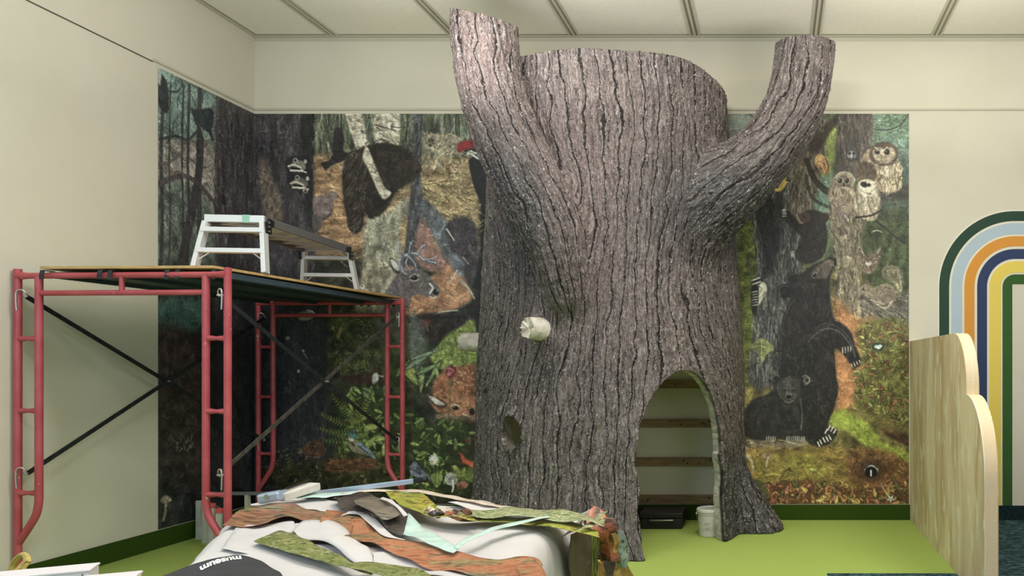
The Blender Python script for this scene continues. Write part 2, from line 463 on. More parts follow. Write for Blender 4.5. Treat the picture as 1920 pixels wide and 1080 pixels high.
def field(x, y, z):
    fo = trunk_field(x,y,z)
    root = seg_field(x,y,z,[(-.16,7.36,-.05),(-.38,7.40,.35),(-.55,7.45,1.0)],[.24,.20,.05])
    f = smin(fo, root, .10)
    bl = seg_field(x,y,z,BL,RL); br = seg_field(x,y,z,BR,RR)
    f = smin(f, bl, np.interp(z,[2.9,3.5],[.17,.02])); f = smin(f, br, .2)
    # swollen collars round the stub and the knot hole
    ds = np.sqrt((x-KS.x)**2+(y-KS.y)**2+(z-KS.z)**2)
    f = f-.05*np.exp(-(ds/.16)**2)
    dk = knot_d(x,y,z); f = f-.022*np.exp(-(dk/.035)**2)
    dd = door_d(x,y,z); front = (x-DO[0])*DN[0]+(y-DO[1])*DN[1]
    f = np.where(front>-.6, f-.014*np.exp(-(dd/.06)**2), f)
    # trunk rim, then the slanted branch ends
    blm = bl-.10
    topt = z-4.22
    bratop = np.minimum(bl, br)
    f = np.where(bratop>.12, np.maximum(f, topt), f)
    cl = (x-BL[-1][0])*.24-(y-6.49)*.24+(z-4.50)      # left branch cut, higher to the left
    cr = (z-4.505)-(y-7.02)*.1
    f = np.where((bl<.25)&(z>4.22)&(bl<br), np.maximum(bl, cl), f)
    f = np.where((br<.25)&(z>4.22)&(br<=bl), np.maximum(br, cr), f)
    inner = fo+.115
    f = np.maximum(f, -inner)
    f = np.where(front>-.6, np.maximum(f, -dd), f)
    f = np.maximum(f, -dk)
    f = np.maximum(f, y-(YW-.004)); f = np.maximum(f, .0-z)
    return f
def surface_nets(f, o, h):
    s = f<0; nx,ny,nz = f.shape
    cx,cy,cz = nx-1,ny-1,nz-1
    cnt = np.zeros((cx,cy,cz), np.int8)
    for i in (0,1):
        for j in (0,1):
            for k in (0,1): cnt += s[i:i+cx,j:j+cy,k:k+cz]
    act = np.argwhere((cnt>0)&(cnt<8))
    idx = -np.ones((cx,cy,cz), np.int32); idx[act[:,0],act[:,1],act[:,2]] = np.arange(len(act))
    acc = np.zeros((len(act),3)); n = np.zeros(len(act))
    cor = [(i,j,k) for i in (0,1) for j in (0,1) for k in (0,1)]
    for a in cor:
        for b in cor:
            if a<b and sum(abs(p-q) for p,q in zip(a,b))==1:
                fa = f[act[:,0]+a[0],act[:,1]+a[1],act[:,2]+a[2]]; fb = f[act[:,0]+b[0],act[:,1]+b[1],act[:,2]+b[2]]
                m = (fa<0)!=(fb<0); t = np.where(m, fa/(fa-fb+1e-12), 0)
                A = np.array(a,float); Bv = np.array(b,float)
                acc += m[:,None]*(A+(Bv-A)*t[:,None]); n += m
    V = (act+acc/n[:,None])*h+o
    quads = []
    for ax in range(3):
        sl0 = [slice(1,-1)]*3; sl0[ax] = slice(0,-1); sl1 = [slice(1,-1)]*3; sl1[ax] = slice(1,None)
        a = s[tuple(sl0)]; b = s[tuple(sl1)]
        e = np.argwhere(a!=b); st = a[e[:,0],e[:,1],e[:,2]]
        off = np.ones(3,int); off[ax] = 0; e = e+off
        u,v = [k for k in range(3) if k!=ax]
        U = np.zeros(3,int); U[u]=1; W = np.zeros(3,int); W[v]=1
        g = lambda d: idx[(e-d)[:,0],(e-d)[:,1],(e-d)[:,2]]
        q = np.stack((g(U*0),g(U),g(U+W),g(W)),1)
        flip = st if ax!=1 else ~st
        q[~flip] = q[~flip][:,::-1]
        q = q[(q>=0).all(1)]; quads.append(q)
    return V, np.concatenate(quads)
def subdivide(V, Q):
    n = len(V); e = np.concatenate([Q[:,[i,(i+1)%4]] for i in range(4)]); es = np.sort(e,1)
    key = es[:,0].astype(np.int64)*n+es[:,1]; uk,first,inv = np.unique(key, return_index=True, return_inverse=True)
    mid = (V[es[first,0]]+V[es[first,1]])/2; cen = V[Q].mean(1)
    m = inv.reshape(4,-1)+n; c = np.arange(len(Q))+n+len(mid)
    V2 = np.concatenate((V,mid,cen))
    out = [np.stack((Q[:,i], m[i], c, m[(i-1)%4]),1) for i in range(4)]
    return V2, np.concatenate(out)
def grad(V, e=.006):
    g = np.empty_like(V)
    for i in range(3):
        d = np.zeros(3); d[i] = e
        A = V+d; B = V-d; g[:,i] = (field(A[:,0],A[:,1],A[:,2])-field(B[:,0],B[:,1],B[:,2]))/(2*e)
    return g
HG = .018
gx = np.arange(-3.25,.72,HG); gy = np.arange(5.95,YW+.06,HG); gz = np.arange(-.04,4.72,HG)
FV = np.empty((len(gx),len(gy),len(gz)), np.float32)
for k0 in range(0,len(gz),24):
    X,Y,Z = np.meshgrid(gx,gy,gz[k0:k0+24],indexing='ij'); FV[:,:,k0:k0+24] = field(X,Y,Z)
TV,TQ = surface_nets(FV, np.array((gx[0],gy[0],gz[0])), HG); del FV
TV,TQ = subdivide(TV,TQ)
for it in range(2):
    f0 = field(TV[:,0],TV[:,1],TV[:,2]); g = grad(TV); gg = (g**2).sum(1)
    TV = TV-g*(np.clip(f0,-.02,.02)/np.maximum(gg,.25))[:,None]
# drop the wall-side faces nobody can see
ctr = TV[TQ].mean(1)
TQ = TQ[ctr[:,1] < YW-.012]
used = np.unique(TQ); remap = -np.ones(len(TV),int); remap[used] = np.arange(len(used)); TV = TV[used]; TQ = remap[TQ]
x,y,z = TV.T
N = np.zeros_like(TV)
fn = np.cross(TV[TQ[:,2]]-TV[TQ[:,0]], TV[TQ[:,3]]-TV[TQ[:,1]])
for i in range(4): np.add.at(N, TQ[:,i], fn)
N /= np.maximum(np.linalg.norm(N,axis=1,keepdims=True),1e-9)
if (N*grad(TV)).sum() < 0: TQ = TQ[:,::-1].copy(); N = -N
# --- bark coordinates
fo = trunk_field(x,y,z)
bl = seg_field(x,y,z,BL,RL); br = seg_field(x,y,z,BR,RR)
sl,al,_ = seg_coords(x,y,z,BL); sr,ar,_ = seg_coords(x,y,z,BR)
wl = np.clip(1-(bl-.0)/.16,0,1)*np.clip((fo-.0)/.16+.25,0,1); wr = np.clip(1-(br-.0)/.18,0,1)*np.clip((fo-.0)/.16+.25,0,1)
wl = wl*wl*(3-2*wl); wr = wr*wr*(3-2*wr)
th = np.arctan2((YW-y)/1.45, (x+1.58)/1.3); ut = -th*1.38; vt = z.copy()
# grain leans into the limbs and bends round the door, the stub and the hole
lean = .30*np.exp(-((x+2.0)**2+(z-2.9)**2)/.6)*(x+2.0)-.25*np.exp(-((x+.8)**2+(z-2.8)**2)/.5)*(x+.8)
ut = ut-lean*.7
uc_ = -math.atan2((YW-6.4)/1.45, (-1.42+1.58)/1.3)*1.38
ut = uc_+(ut-uc_)*(1+.42*np.exp(-((z-2.35)/.85)**2))

dd = door_d(x,y,z); front = ((x-DO[0])*DN[0]+(y-DO[1])*DN[1])>-.6
dk = knot_d(x,y,z); ds = np.sqrt((x-KS.x)**2+(y-KS.y)**2+((z-KS.z)*.8)**2)
outer = np.clip((fo+.06)/.04,0,1)
# stream function of a flow round an obstacle bends the grain round it
def around(u, v, u0, v0, ru, rv, k=1.0):
    r2 = ((u-u0)/ru)**2+((v-v0)/rv)**2
    return u-(u-u0)*k/np.maximum(r2,1.0)
def unear(X_,Y_,Z_):
    d = (x-X_)**2+(y-Y_)**2+(z-Z_)**2; i5 = np.argsort(d)[:30]; return float(np.median(ut[i5]))
zz = np.where(front, np.maximum(vt-.78,0), 9)
u0d = unear(DO[0]+.03,DO[1]-.02,1.62); u0k = unear(KH.x,KH.y,KH.z+.16); u0s = unear(KS.x,KS.y,KS.z+.12)
ut = around(ut, zz, u0d, 0, .40, .70, .62)
ut = around(ut, vt, u0k, KH.z, .11, .14, .9)
ut = around(ut, vt, u0s, KS.z, .10, .13, .9)
def bark(u, v, seed, big=1.0):
    wu = u+.030*(fbm2(u*2.5,v*1.6,seed+1,3)-.5)*2+.016*(fbm2(u*9,v*6,seed+2,3)-.5)*2
    f1,f2,cid = worley(wu*10.5/big, v*.62/big+2.5*fbm2(u*3,v*.4,seed+5,2), seed+3)
    e = f2-f1
    furrow = np.clip(1-e/(.055+.05*fbm2(u*5,v*2,seed+6,2)),0,1)**.8
    g1,g2,_ = worley(wu*24+1.2*fbm2(u*20,v*20,seed+7,2), v*4.5+3*fbm2(u*8,v*2,seed+8,2), seed+9)
    cr = np.clip(1-(g2-g1)/.13,0,1)*(.35+.65*(fbm2(u*6,v*3,seed+20,2)>.5))
    n1 = fbm2(wu*48,v*13,seed+11,3); n2 = np.abs(fbm2(wu*34+5,v*9,seed+12,3)-.5)*2
    ridge = np.clip(1-n2/.11,0,1)
    # raised lips along each furrow
    lip = np.clip(1-np.abs(e-.22)/.13,0,1); ridge = np.clip(ridge*.8+lip*.55*(n1>.42),0,1.2)
    ph = wu*7.2+.75*(fbm2(u*1.6+3,v*1.1,seed+31,3)-.5)*2+.34*(fbm2(u*5,v*4.2,seed+32,3)-.5)*2
    ed = np.abs(ph-np.floor(ph)-.5)
    furrow = np.clip(1-(.5-ed)/(.11),0,1)*(.55+.45*fbm2(u*4,v*1.2,seed+33,2))+.45*furrow
    return furrow, cr, n1, ridge, cid, ph
PH = []; h = np.zeros(len(TV)); FU = np.zeros(len(TV)); RI = np.zeros(len(TV)); CI = np.zeros(len(TV))
for (u,v,w,seed) in ((ut,vt,1-np.maximum(wl,wr),10),(al*.27,sl,wl,40),(ar*.30,sr,wr,70)):
    fu,cr,n1,ri,cid,ph = bark(u,v,seed); PH.append(ph)
    rough = np.where(w>0,1,0)
    hh = -.013*fu-.008*cr+.020*(n1-.5)+.008*ri*(1-fu)+.006*(cid-.5)
    h += w*hh; FU += w*np.clip(fu*.55+.25*cr,0,1.2); RI += w*(.6*ri+1.1*np.clip(n1-.45,0,.4)+.25*cid)*(1-fu); CI += w*cid
tot = 1-np.maximum(wl,wr)+wl+wr
h/=tot; FU/=tot; RI/=tot
crumple = np.exp(-((x-KS.x)**2+(z-KS.z)**2)/.05)
h *= outer*np.clip((YW-.03-y)/.1,0,1)*np.clip((dk)/.02,0,1)*np.where(front,np.clip((dd+.0)/.008,0,1),1)
cutf = np.abs(N[:,2])
h = np.where((z>4.20)&(N[:,2]>.8), 0, h)
TV = TV+N*h[:,None]
TV[:,1] = np.minimum(TV[:,1], YW-.006); TV[:,2] = np.maximum(TV[:,2], 0)
tone = fbm2(x*1.3+9,z*.9+y,5,3)
# tone: darker under limbs and stub, low down and leftwards; rosier on the upper front
darken = np.clip(1.5*np.exp(-((x+2.12)**2/.10+(z-2.75)**2/.35))+1.3*np.exp(-((x+.45)**2/.35+(z-2.95)**2/.20))+.9*np.exp(-((x+.3)**2/.2+(z-.3)**2/.5))
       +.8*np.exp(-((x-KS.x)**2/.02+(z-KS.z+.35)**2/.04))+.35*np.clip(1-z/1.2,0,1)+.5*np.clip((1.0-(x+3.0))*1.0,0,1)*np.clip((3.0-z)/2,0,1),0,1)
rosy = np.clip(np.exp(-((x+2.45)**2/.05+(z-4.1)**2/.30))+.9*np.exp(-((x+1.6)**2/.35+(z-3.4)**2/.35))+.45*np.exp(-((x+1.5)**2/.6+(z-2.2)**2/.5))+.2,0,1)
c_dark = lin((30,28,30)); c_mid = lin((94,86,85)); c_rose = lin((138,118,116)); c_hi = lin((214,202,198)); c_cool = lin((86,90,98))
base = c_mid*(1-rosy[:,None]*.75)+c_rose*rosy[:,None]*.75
base = base*(1-darken[:,None]*.8)+lin((34,36,40))*darken[:,None]*.8
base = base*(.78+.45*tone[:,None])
hi = np.clip(RI*1.25-.18,0,1)[:,None]*(1-.35*darken[:,None]); hi = hi*.45; col = base*(1-hi*.75)+(c_hi*(1-darken[:,None])+lin((158,162,168))*darken[:,None])*hi*.75
fk = np.clip(FU,0,1)[:,None]; col = col*(1-fk)+c_dark*.6*fk
inn = (1-outer)[:,None]; pale = lin((206,202,186))*np.ones_like(col); col = col*(1-inn)+pale*inn
edge = np.where(front&(dd<.012), np.clip(1-dd/.012,0,1), 0)*np.clip((-.025-fo)/.02,0,1); edge = edge[:,None]; col = col*(1-edge)+lin((196,192,180))*edge
ke = (np.clip(1-dk/.012,0,1)*np.clip(-fo/.03,0,1))[:,None]; col = col*(1-ke)+lin((150,140,128))*ke
def barkmat():
    m = newmat('painted_bark', (120,110,108), .55, spec=.35)
    at = nd(m,'ShaderNodeVertexColor'); at.layer_name = 'paint'
    cv = nd(m,'ShaderNodeAttribute'); cv.attribute_name = 'grain'
    sep = nd(m,'ShaderNodeSeparateXYZ'); lk(m, cv.outputs['Vector'], sep.inputs[0])
    flat = nd(m,'ShaderNodeCombineXYZ'); lk(m, sep.outputs[0], flat.inputs[0]); lk(m, sep.outputs[1], flat.inputs[1])
    def noise(sc, det, dis):
        mp = nd(m,'ShaderNodeMapping'); mp.inputs['Scale'].default_value = sc; lk(m, flat.outputs[0], mp.inputs[0])
        n = nd(m,'ShaderNodeTexNoise'); n.inputs['Scale'].default_value = 1; n.inputs['Detail'].default_value = det; n.inputs['Distortion'].default_value = dis; lk(m, mp.outputs[0], n.inputs['Vector']); return n.outputs[0]
    def mth(op, a, b=None, c=None):
        q = nd(m,'ShaderNodeMath', operation=op)
        for i,v in enumerate((a,b,c)):
            if v is None: continue
            if isinstance(v,(int,float)): q.inputs[i].default_value = v
            else: lk(m, v, q.inputs[i])
        return q.outputs[0]
    def rng_(v, a, b, c, d):
        r = nd(m,'ShaderNodeMapRange'); lk(m, v, r.inputs[0])
        for i,x in enumerate((a,b,c,d)):
            if isinstance(x,(int,float)): r.inputs[i+1].default_value = x
            else: lk(m, x, r.inputs[i+1])
        return r.outputs[0]
    msk = nd(m,'ShaderNodeAttribute'); msk.attribute_name = 'crest'; crest = msk.outputs['Fac']
    big = noise((42,13,1), 4, 1.5); fine = noise((24,13,1), 2, 2.6); fine2 = noise((34,18,1), 2, 1.5); slow = noise((6,2.4,1), 2, 0)
    # main furrows: thin dark lines along the grain, from the phase stored on the surface
    wob = mth('MULTIPLY', mth('SUBTRACT', fine2, .5), .30)
    fr = mth('FRACT', mth('ADD', sep.outputs[2], wob)); d1 = mth('ABSOLUTE', mth('SUBTRACT', fr, .5)); dl = mth('SUBTRACT', .5, d1)   # zero on the line
    wid = rng_(slow, .3, .7, .022, .075)
    furrow = mth('MULTIPLY', rng_(dl, mth('MULTIPLY',wid,.45), wid, 1.0, 0.0), crest)
    f2 = mth('FRACT', mth('ADD', mth('MULTIPLY', sep.outputs[2], 2.37), mth('MULTIPLY', mth('SUBTRACT', big, .5), 1.6))); d2 = mth('SUBTRACT', .5, mth('ABSOLUTE', mth('SUBTRACT', f2, .5)))
    fur2 = mth('MULTIPLY', mth('MULTIPLY', rng_(d2, .02, .09, .75, 0.0), rng_(slow, .45, .58, 0.0, 1.0)), crest)
    fur = mth('MAXIMUM', furrow, fur2)
    # light crests: lips of the furrows and a net of squiggles
    lip = mth('MULTIPLY', mth('SUBTRACT', 1.0, mth('MINIMUM', mth('MULTIPLY', mth('ABSOLUTE', mth('SUBTRACT', dl, mth('ADD', wid, .035))), 24.0), 1.0)), rng_(fine2, .42, .6, 0.0, 1.0))
    sq = rng_(mth('ABSOLUTE', mth('SUBTRACT', fine, .5)), .004, .036, 1.25, 0.0)
    sq = mth('MULTIPLY', sq, rng_(fine2, .40, .56, .1, 1.0))
    hi = mth('MULTIPLY', mth('MULTIPLY', mth('MAXIMUM', mth('MULTIPLY', lip, .7), sq), crest), .85)
    tone = rng_(big, .3, .7, .5, 1.45)
    mul = nd(m,'ShaderNodeVectorMath', operation='SCALE'); lk(m, at.outputs[0], mul.inputs[0]); lk(m, tone, mul.inputs['Scale'])
    mx = nd(m,'ShaderNodeMix', data_type='RGBA'); lk(m, hi, mx.inputs[0]); lk(m, mul.outputs[0], mx.inputs[6]); mx.inputs[7].default_value = srgb(236,226,222)
    mx2 = nd(m,'ShaderNodeMix', data_type='RGBA'); lk(m, fur, mx2.inputs[0]); lk(m, mx.outputs[2], mx2.inputs[6]); mx2.inputs[7].default_value = srgb(14,12,13)
    dkl = mth('MULTIPLY', rng_(mth('ABSOLUTE', mth('SUBTRACT', fine, .44)), .0, .034, .8, 0.0), crest)  # thin shadow line beside each squiggle crest, put into the colour
    mx3 = nd(m,'ShaderNodeMix', data_type='RGBA'); lk(m, dkl, mx3.inputs[0]); lk(m, mx2.outputs[2], mx3.inputs[6]); mx3.inputs[7].default_value = srgb(26,24,25)
    lk(m, mx3.outputs[2], bsdf(m).inputs['Base Color'])
    hgt = mth('SUBTRACT', mth('ADD', mth('MULTIPLY', big, .7), mth('MULTIPLY', hi, 1.0)), mth('MULTIPLY', fur, 1.6))
    bp = nd(m,'ShaderNodeBump'); bp.inputs['Strength'].default_value = .95; bp.inputs['Distance'].default_value = .011
    lk(m, hgt, bp.inputs['Height']); lk(m, bp.outputs[0], bsdf(m).inputs['Normal'])
    return m
M_bark = barkmat()
crest = np.clip(outer*(1-.3*FU)*(1-.25*darken),0,1)*np.where(front,np.clip(dd/.006,0,1),1)
tree = thing('play_tree', 'giant sculpted grey tree trunk with two cut limbs and an arched doorway', 'tree', (-1.5,7.2,0))
fc = TQ
wlf = wl[fc].mean(1); wrf = wr[fc].mean(1)
groups = [('trunk', (wlf<=.5)&(wrf<=.5)), ('limb', wlf>.5), ('limb', (wrf>.5)&(wlf<=.5))]
for gi_,(nm, msk) in enumerate(groups):
    GU,GV = [(ut,vt),(al*.27+20,sl),(ar*.30+40,sr)][gi_]; PHg = PH[gi_]
    q = fc[msk]; us = np.unique(q); rm = -np.ones(len(TV),int); rm[us] = np.arange(len(us))
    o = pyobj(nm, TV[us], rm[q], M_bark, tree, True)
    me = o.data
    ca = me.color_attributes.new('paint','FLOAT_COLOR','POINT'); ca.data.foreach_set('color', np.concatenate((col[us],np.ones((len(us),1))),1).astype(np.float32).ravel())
    ga = me.attributes.new('grain','FLOAT_VECTOR','POINT'); ga.data.foreach_set('vector', np.stack((GU[us],GV[us],PHg[us]),1).astype(np.float32).ravel())
    cr_ = me.attributes.new('crest','FLOAT','POINT'); cr_.data.foreach_set('value', crest[us].astype(np.float32))
    print(nm, len(us))
# pale broken stubs
M_stub = noisy('bare_plaster', (226,218,204), (186,178,164), 16, rough=.7, bump=.8, bdist=.01)
def stub(p, d, r, L, seed, label):
    random.seed(seed); bm = bmesh.new(); d = Vector(d).normalized(); n = 28; rings = []
    up = Vector((0,0,1)); u = (up-d*up.dot(d)).normalized(); w = d.cross(u)
    for i,(t,k) in enumerate(((-.35,1.12),(0,1.05),(.4,1.0),(.8,.97),(.95,.93),(1.0,.84))):
        rings.append([bm.verts.new(Vector(p)+d*L*(t+(random.uniform(-.10,.10) if t>.9 else 0))+(u*math.cos(a)+w*math.sin(a))*r*k*random.uniform(.95,1.05)) for a in [2*math.pi*j/n for j in range(n)]])
    inner = [bm.verts.new(Vector(p)+d*L*(.93+random.uniform(-.10,.12))+(u*math.cos(a)+w*math.sin(a))*r*.5*random.uniform(.7,1.2)) for a in [2*math.pi*j/n for j in range(n)]]
    rings.append(inner)
    for i in range(len(rings)-1):
        for j in range(n): bm.faces.new((rings[i][j],rings[i][(j+1)%n],rings[i+1][(j+1)%n],rings[i+1][j]))
    c = bm.verts.new(Vector(p)+d*L*.95)
    for j in range(n): bm.faces.new((inner[j],inner[(j+1)%n],c))
    o = obj('stub', bm, M_stub, tree, True); o['label'] = label
sn = nrm(KS)
stub(KS, (-.55,-.80,.05), .094, .17, 3, 'pale plaster branch stub')
stub(P(890,642,193), (-1,-.2,.05), .088, .14, 5, 'small pale branch stub')
# ------------------------------------------------------------------ the painted forest mural (painted stroke by stroke on a canvas in wall coordinates)
CW0, CH0, CWW, CHH = 242, 213, 1464, 733
rng = random.Random(11)
IMG = np.zeros((CHH, CWW, 3)); 
YY, XX = np.mgrid[0:CHH, 0:CWW].astype(float); XX += CW0; YY += CH0
def Lw(px, py):
    s = (px-CX)/XL; d = YW-F/s
    return (477.1-d*184.5, CY-(CY-py)/s*184.5)
def LW(pts): return [Lw(*p) for p in pts]
def cr(pts, n=5, closed=True):
    p = np.array(pts, float); N_ = len(p); out = []
    for i in range(N_ if closed else N_-1):
        g = (lambda k: p[k%N_]) if closed else (lambda k: p[min(max(k,0),N_-1)])
        a,b,c,d = g(i-1),g(i),g(i+1),g(i+2)
        for k in range(n):
            t = k/n; out.append(.5*(2*b+(c-a)*t+(2*a-5*b+4*c-d)*t*t+(3*b-a-3*c+d)*t**3))
    if not closed: out.append(p[-1])
    return np.array(out)
def win(p, pad):
    x0 = max(int(p[:,0].min()-pad)-CW0,0); x1 = min(int(p[:,0].max()+pad)+2-CW0,CWW)
    y0 = max(int(p[:,1].min()-pad)-CH0,0); y1 = min(int(p[:,1].max()+pad)+2-CH0,CHH)
    return (slice(y0,y1),slice(x0,x1)) if x1>x0 and y1>y0 else None
def inside(p, x, y):
    r = np.zeros(x.shape, bool); q = np.roll(p,-1,0)
    for (ax,ay),(bx,by) in zip(p,q):
        if ay==by: continue
        c = ((ay>y)!=(by>y)) & (x < (bx-ax)*(y-ay)/(by-ay)+ax); r ^= c
    return r
def sdist(p, x, y, closed=True):
    d = np.full(x.shape, 1e9); n = len(p)
    for i in range(n if closed else n-1):
        ax,ay = p[i]; bx,by = p[(i+1)%n]; dx,dy = bx-ax,by-ay; L = dx*dx+dy*dy+1e-9
        t = np.clip(((x-ax)*dx+(y-ay)*dy)/L,0,1); d = np.minimum(d, (x-ax-t*dx)**2+(y-ay-t*dy)**2)
    return np.sqrt(d)
def fill(pts, col, soft=1.5, a=1.0, var=.12, vx=12, vy=12, smooth=True, seed=None):
    p = cr(pts) if smooth else np.array(pts,float); w = win(p, soft+1)
    if w is None: return
    x,y = XX[w],YY[w]; ins = inside(p,x,y)
    if soft>.3:
        d = sdist(p,x,y); sd = np.where(ins,-d,d); al = np.clip(.5-sd/(2*soft),0,1)
    else: al = ins.astype(float)
    al = (al*a)[...,None]
    n = fbm2(x/vx,y/vy,seed if seed is not None else rng.randint(0,999),3)
    c = np.array(col,float)*(1+(n[...,None]-.5)*2*var*2)
    IMG[w] = IMG[w]*(1-al)+c*al
def line(pts, w0, col, a=1.0, w1=None, smooth=True, soft=.7):
    p = cr(pts,4,False) if smooth and len(pts)>2 else np.array(pts,float); w1 = w0 if w1 is None else w1
    w = win(p, max(w0,w1)+2)
    if w is None: return
    x,y = XX[w],YY[w]; d = np.full(x.shape,1e9); ww = np.zeros(x.shape); n = len(p)-1
    for i in range(n):
        ax,ay = p[i]; bx,by = p[i+1]; dx,dy = bx-ax,by-ay; L = dx*dx+dy*dy+1e-9
        t = np.clip(((x-ax)*dx+(y-ay)*dy)/L,0,1); q = np.sqrt((x-ax-t*dx)**2+(y-ay-t*dy)**2)
        m = q<d; d = np.where(m,q,d); ww = np.where(m, w0+(w1-w0)*(i+t)/n, ww)
    al = (np.clip((ww/2-d)/soft+.5,0,1)*a)[...,None]
    IMG[w] = IMG[w]*(1-al)+np.array(col,float)*al
def dot(cx, cy, rx, ry, col, ang=0, a=1.0, soft=.8):
    t = np.linspace(0,2*math.pi,13)[:-1]; ca,sa = math.cos(ang),math.sin(ang)
    p = np.stack((cx+rx*np.cos(t)*ca-ry*np.sin(t)*sa, cy+rx*np.cos(t)*sa+ry*np.sin(t)*ca),1)
    fill(p, col, soft, a, .06)
def scat(pts, n, pal, L, w, ang, ja=.3, a=.8, curve=.15, jl=.5):
    """many brush strokes whose centres fall inside the outline; ang radians or function(x, y)"""
    p = cr(pts) if len(pts)<40 else np.array(pts); x0,y0 = p.min(0); x1,y1 = p.max(0)
    xs = np.array([rng.uniform(x0,x1) for _ in range(n*3)]); ys = np.array([rng.uniform(y0,y1) for _ in range(n*3)])
    ok = np.where(inside(p,xs,ys))[0][:n]
    for i in ok:
        t = (ang(xs[i],ys[i]) if callable(ang) else ang)+rng.gauss(0,ja); l = L*rng.uniform(1-jl,1+jl)/2
        dx,dy = math.cos(t)*l, math.sin(t)*l; k = rng.uniform(-curve,curve)*2
        line([(xs[i]-dx,ys[i]-dy),(xs[i]-dy*k,ys[i]+dx*k),(xs[i]+dx,ys[i]+dy)], w*rng.uniform(.6,1.3), pal[rng.randrange(len(pal))], a, w*.3)
def leaf(cx, cy, L, w, ang, col, vein=None):
    ca,sa = math.cos(ang),math.sin(ang)
    q = [(-.5,0),(-.25,.5),(.1,.42),(.5,0),(.1,-.42),(-.25,-.5)]
    fill([(cx+L*a*ca-w*b*sa, cy+L*a*sa+w*b*ca) for a,b in q], [c*.45 for c in col], 1.2, .8)
    fill([(cx+L*.9*a*ca-w*.8*b*sa, cy+L*.9*a*sa+w*.8*b*ca) for a,b in q], col, .8)
    if vein: line([(cx-L*.45*ca,cy-L*.45*sa),(cx+L*.4*ca,cy+L*.4*sa)], .9, vein, .7)
def leaves(pts, n, pal, L, w, dark=(40,48,28)):
    p = cr(pts); x0,y0 = p.min(0); x1,y1 = p.max(0)
    for _ in range(n):
        x,y = rng.uniform(x0,x1),rng.uniform(y0,y1)
        if inside(p,np.array([x]),np.array([y]))[0]:
            c = pal[rng.randrange(len(pal))]; k = rng.uniform(.6,1.3)
            leaf(x,y,L*k,w*k,rng.uniform(0,6.28),c,[min(255,v*1.35+15) for v in c])
def R(x0,y0,x1,y1): return [(x0,y0),(x1,y0),(x1,y1),(x0,y1)]
UP = math.pi/2
# --- left wall backdrop
fill(R(236,205,410,950),(84,92,84),0,smooth=False,vx=25,vy=25,var=.2)
fill(LW([(295,120),(405,180),(405,262),(295,262)]),(112,140,132),6,vx=14,vy=10,smooth=False,var=.15)
fill(LW([(295,262),(405,258),(405,420),(295,420)]),(134,128,118),8,var=.2,vx=18,vy=10,smooth=False)
fill(LW([(295,340),(350,350),(405,400),(405,500),(295,500)]),(92,106,98),10,var=.2)
fill(LW([(297,500),(410,500),(410,990),(297,990)]),(50,54,54),6,var=.25,smooth=False)
fill(LW([(300,560),(380,560),(375,620),(300,610)]),(70,108,102),8,.9)
fill(LW([(300,620),(370,640),(370,760),(300,760)]),(88,66,64),12,.8,var=.2)
fill(LW([(300,700),(380,720),(380,900),(300,880)]),(74,62,56),12,.7,var=.25)
scat(LW([(297,170),(405,200),(405,420),(297,420)]),260,[(70,88,88),(150,150,140),(96,112,104),(168,156,142),(60,70,74)],26,2.2,0.4,.7,.6)
scat(LW([(297,420),(405,420),(405,560),(297,560)]),120,[(110,132,112),(60,72,72),(84,110,92)],22,2,1.3,.5,.6)
scat(LW([(300,560),(405,560),(405,960),(300,960)]),240,[(96,92,84),(44,48,48),(84,78,60),(110,70,60),(60,80,60),(120,120,110)],16,1.5,.6,1.0,.5)
for x,w in ((302,7),(317,3),(352,6),(372,10),(341,4)):
    line(LW([(x+3,160 if x>310 else 200),(x,300),(x+2,420),(x-4,560)]),w,(62,66,70),.9)
line(LW([(376,245),(372,330),(345,470),(330,540)]),14,(66,66,70),.95,20)
line(LW([(299,262),(330,255),(352,262),(370,245)]),4,(58,66,66),.9)
line(LW([(297,345),(340,330),(372,345),(405,385)]),9,(82,76,80),.9)
line(LW([(299,310),(325,300),(345,280)]),6,(96,90,86),.8)
line(LW([(297,372),(325,365),(350,385)]),6,(76,84,88),.8)
for k in range(9):
    x = rng.uniform(300,400); y = rng.uniform(190,420); line(LW([(x,y),(x+rng.uniform(-14,14),y-18),(x+rng.uniform(-20,20),y-40)]),3,(60,68,70),.8,1)
fill(LW([(295,150),(304,140),(314,162),(317,200),(312,212),(302,205),(296,190)]),(50,56,62),1.5)    # dark bird at the edge
fill(LW([(296,128),(302,140),(300,160),(296,150)]),(160,168,160),1.5)
line(LW([(314,170),(332,172),(342,158),(340,150)]),4,(56,66,66),.9,2)
# owl-like dark bird in the left trees
fill(LW([(358,203),(372,206),(392,203),(400,210),(399,236),(390,248),(378,240),(366,232),(362,218)]),(54,64,70),1.2,var=.06)
fill(LW([(350,200),(366,208),(372,203),(372,214)]),(54,64,70),1,var=.05)
line(LW([(394,246),(398,262)]),6,(54,64,70)); line(LW([(378,240),(382,256)]),3,(150,160,150),.6)
# --- back wall base
fill(R(590,205,900,320),(96,104,84),0,smooth=False,var=.25,vx=9,vy=30)
fill(R(585,292,900,480),(160,138,98),6,smooth=False,var=.2,vx=30,vy=7)
fill([(585,300),(700,330),(700,480),(585,480)],(160,126,88),10,var=.2,vx=24,vy=6)
fill(R(478,480,900,950),(58,62,50),14,smooth=False,var=.3,vx=18,vy=14)
scat(R(587,214,895,292),240,[(60,66,54),(140,150,128),(90,110,70),(160,160,140),(48,54,48),(110,130,120)],42,3,UP,.08,.75)
scat(R(587,292,895,478),260,[(190,164,112),(104,80,56),(164,124,84),(80,62,46),(200,176,124)],26,2,.1,.4,.6)
scat(R(795,330,895,420),160,[(150,140,84),(96,92,52),(190,170,110),(84,70,44)],15,2.2,.3,.8,.7)
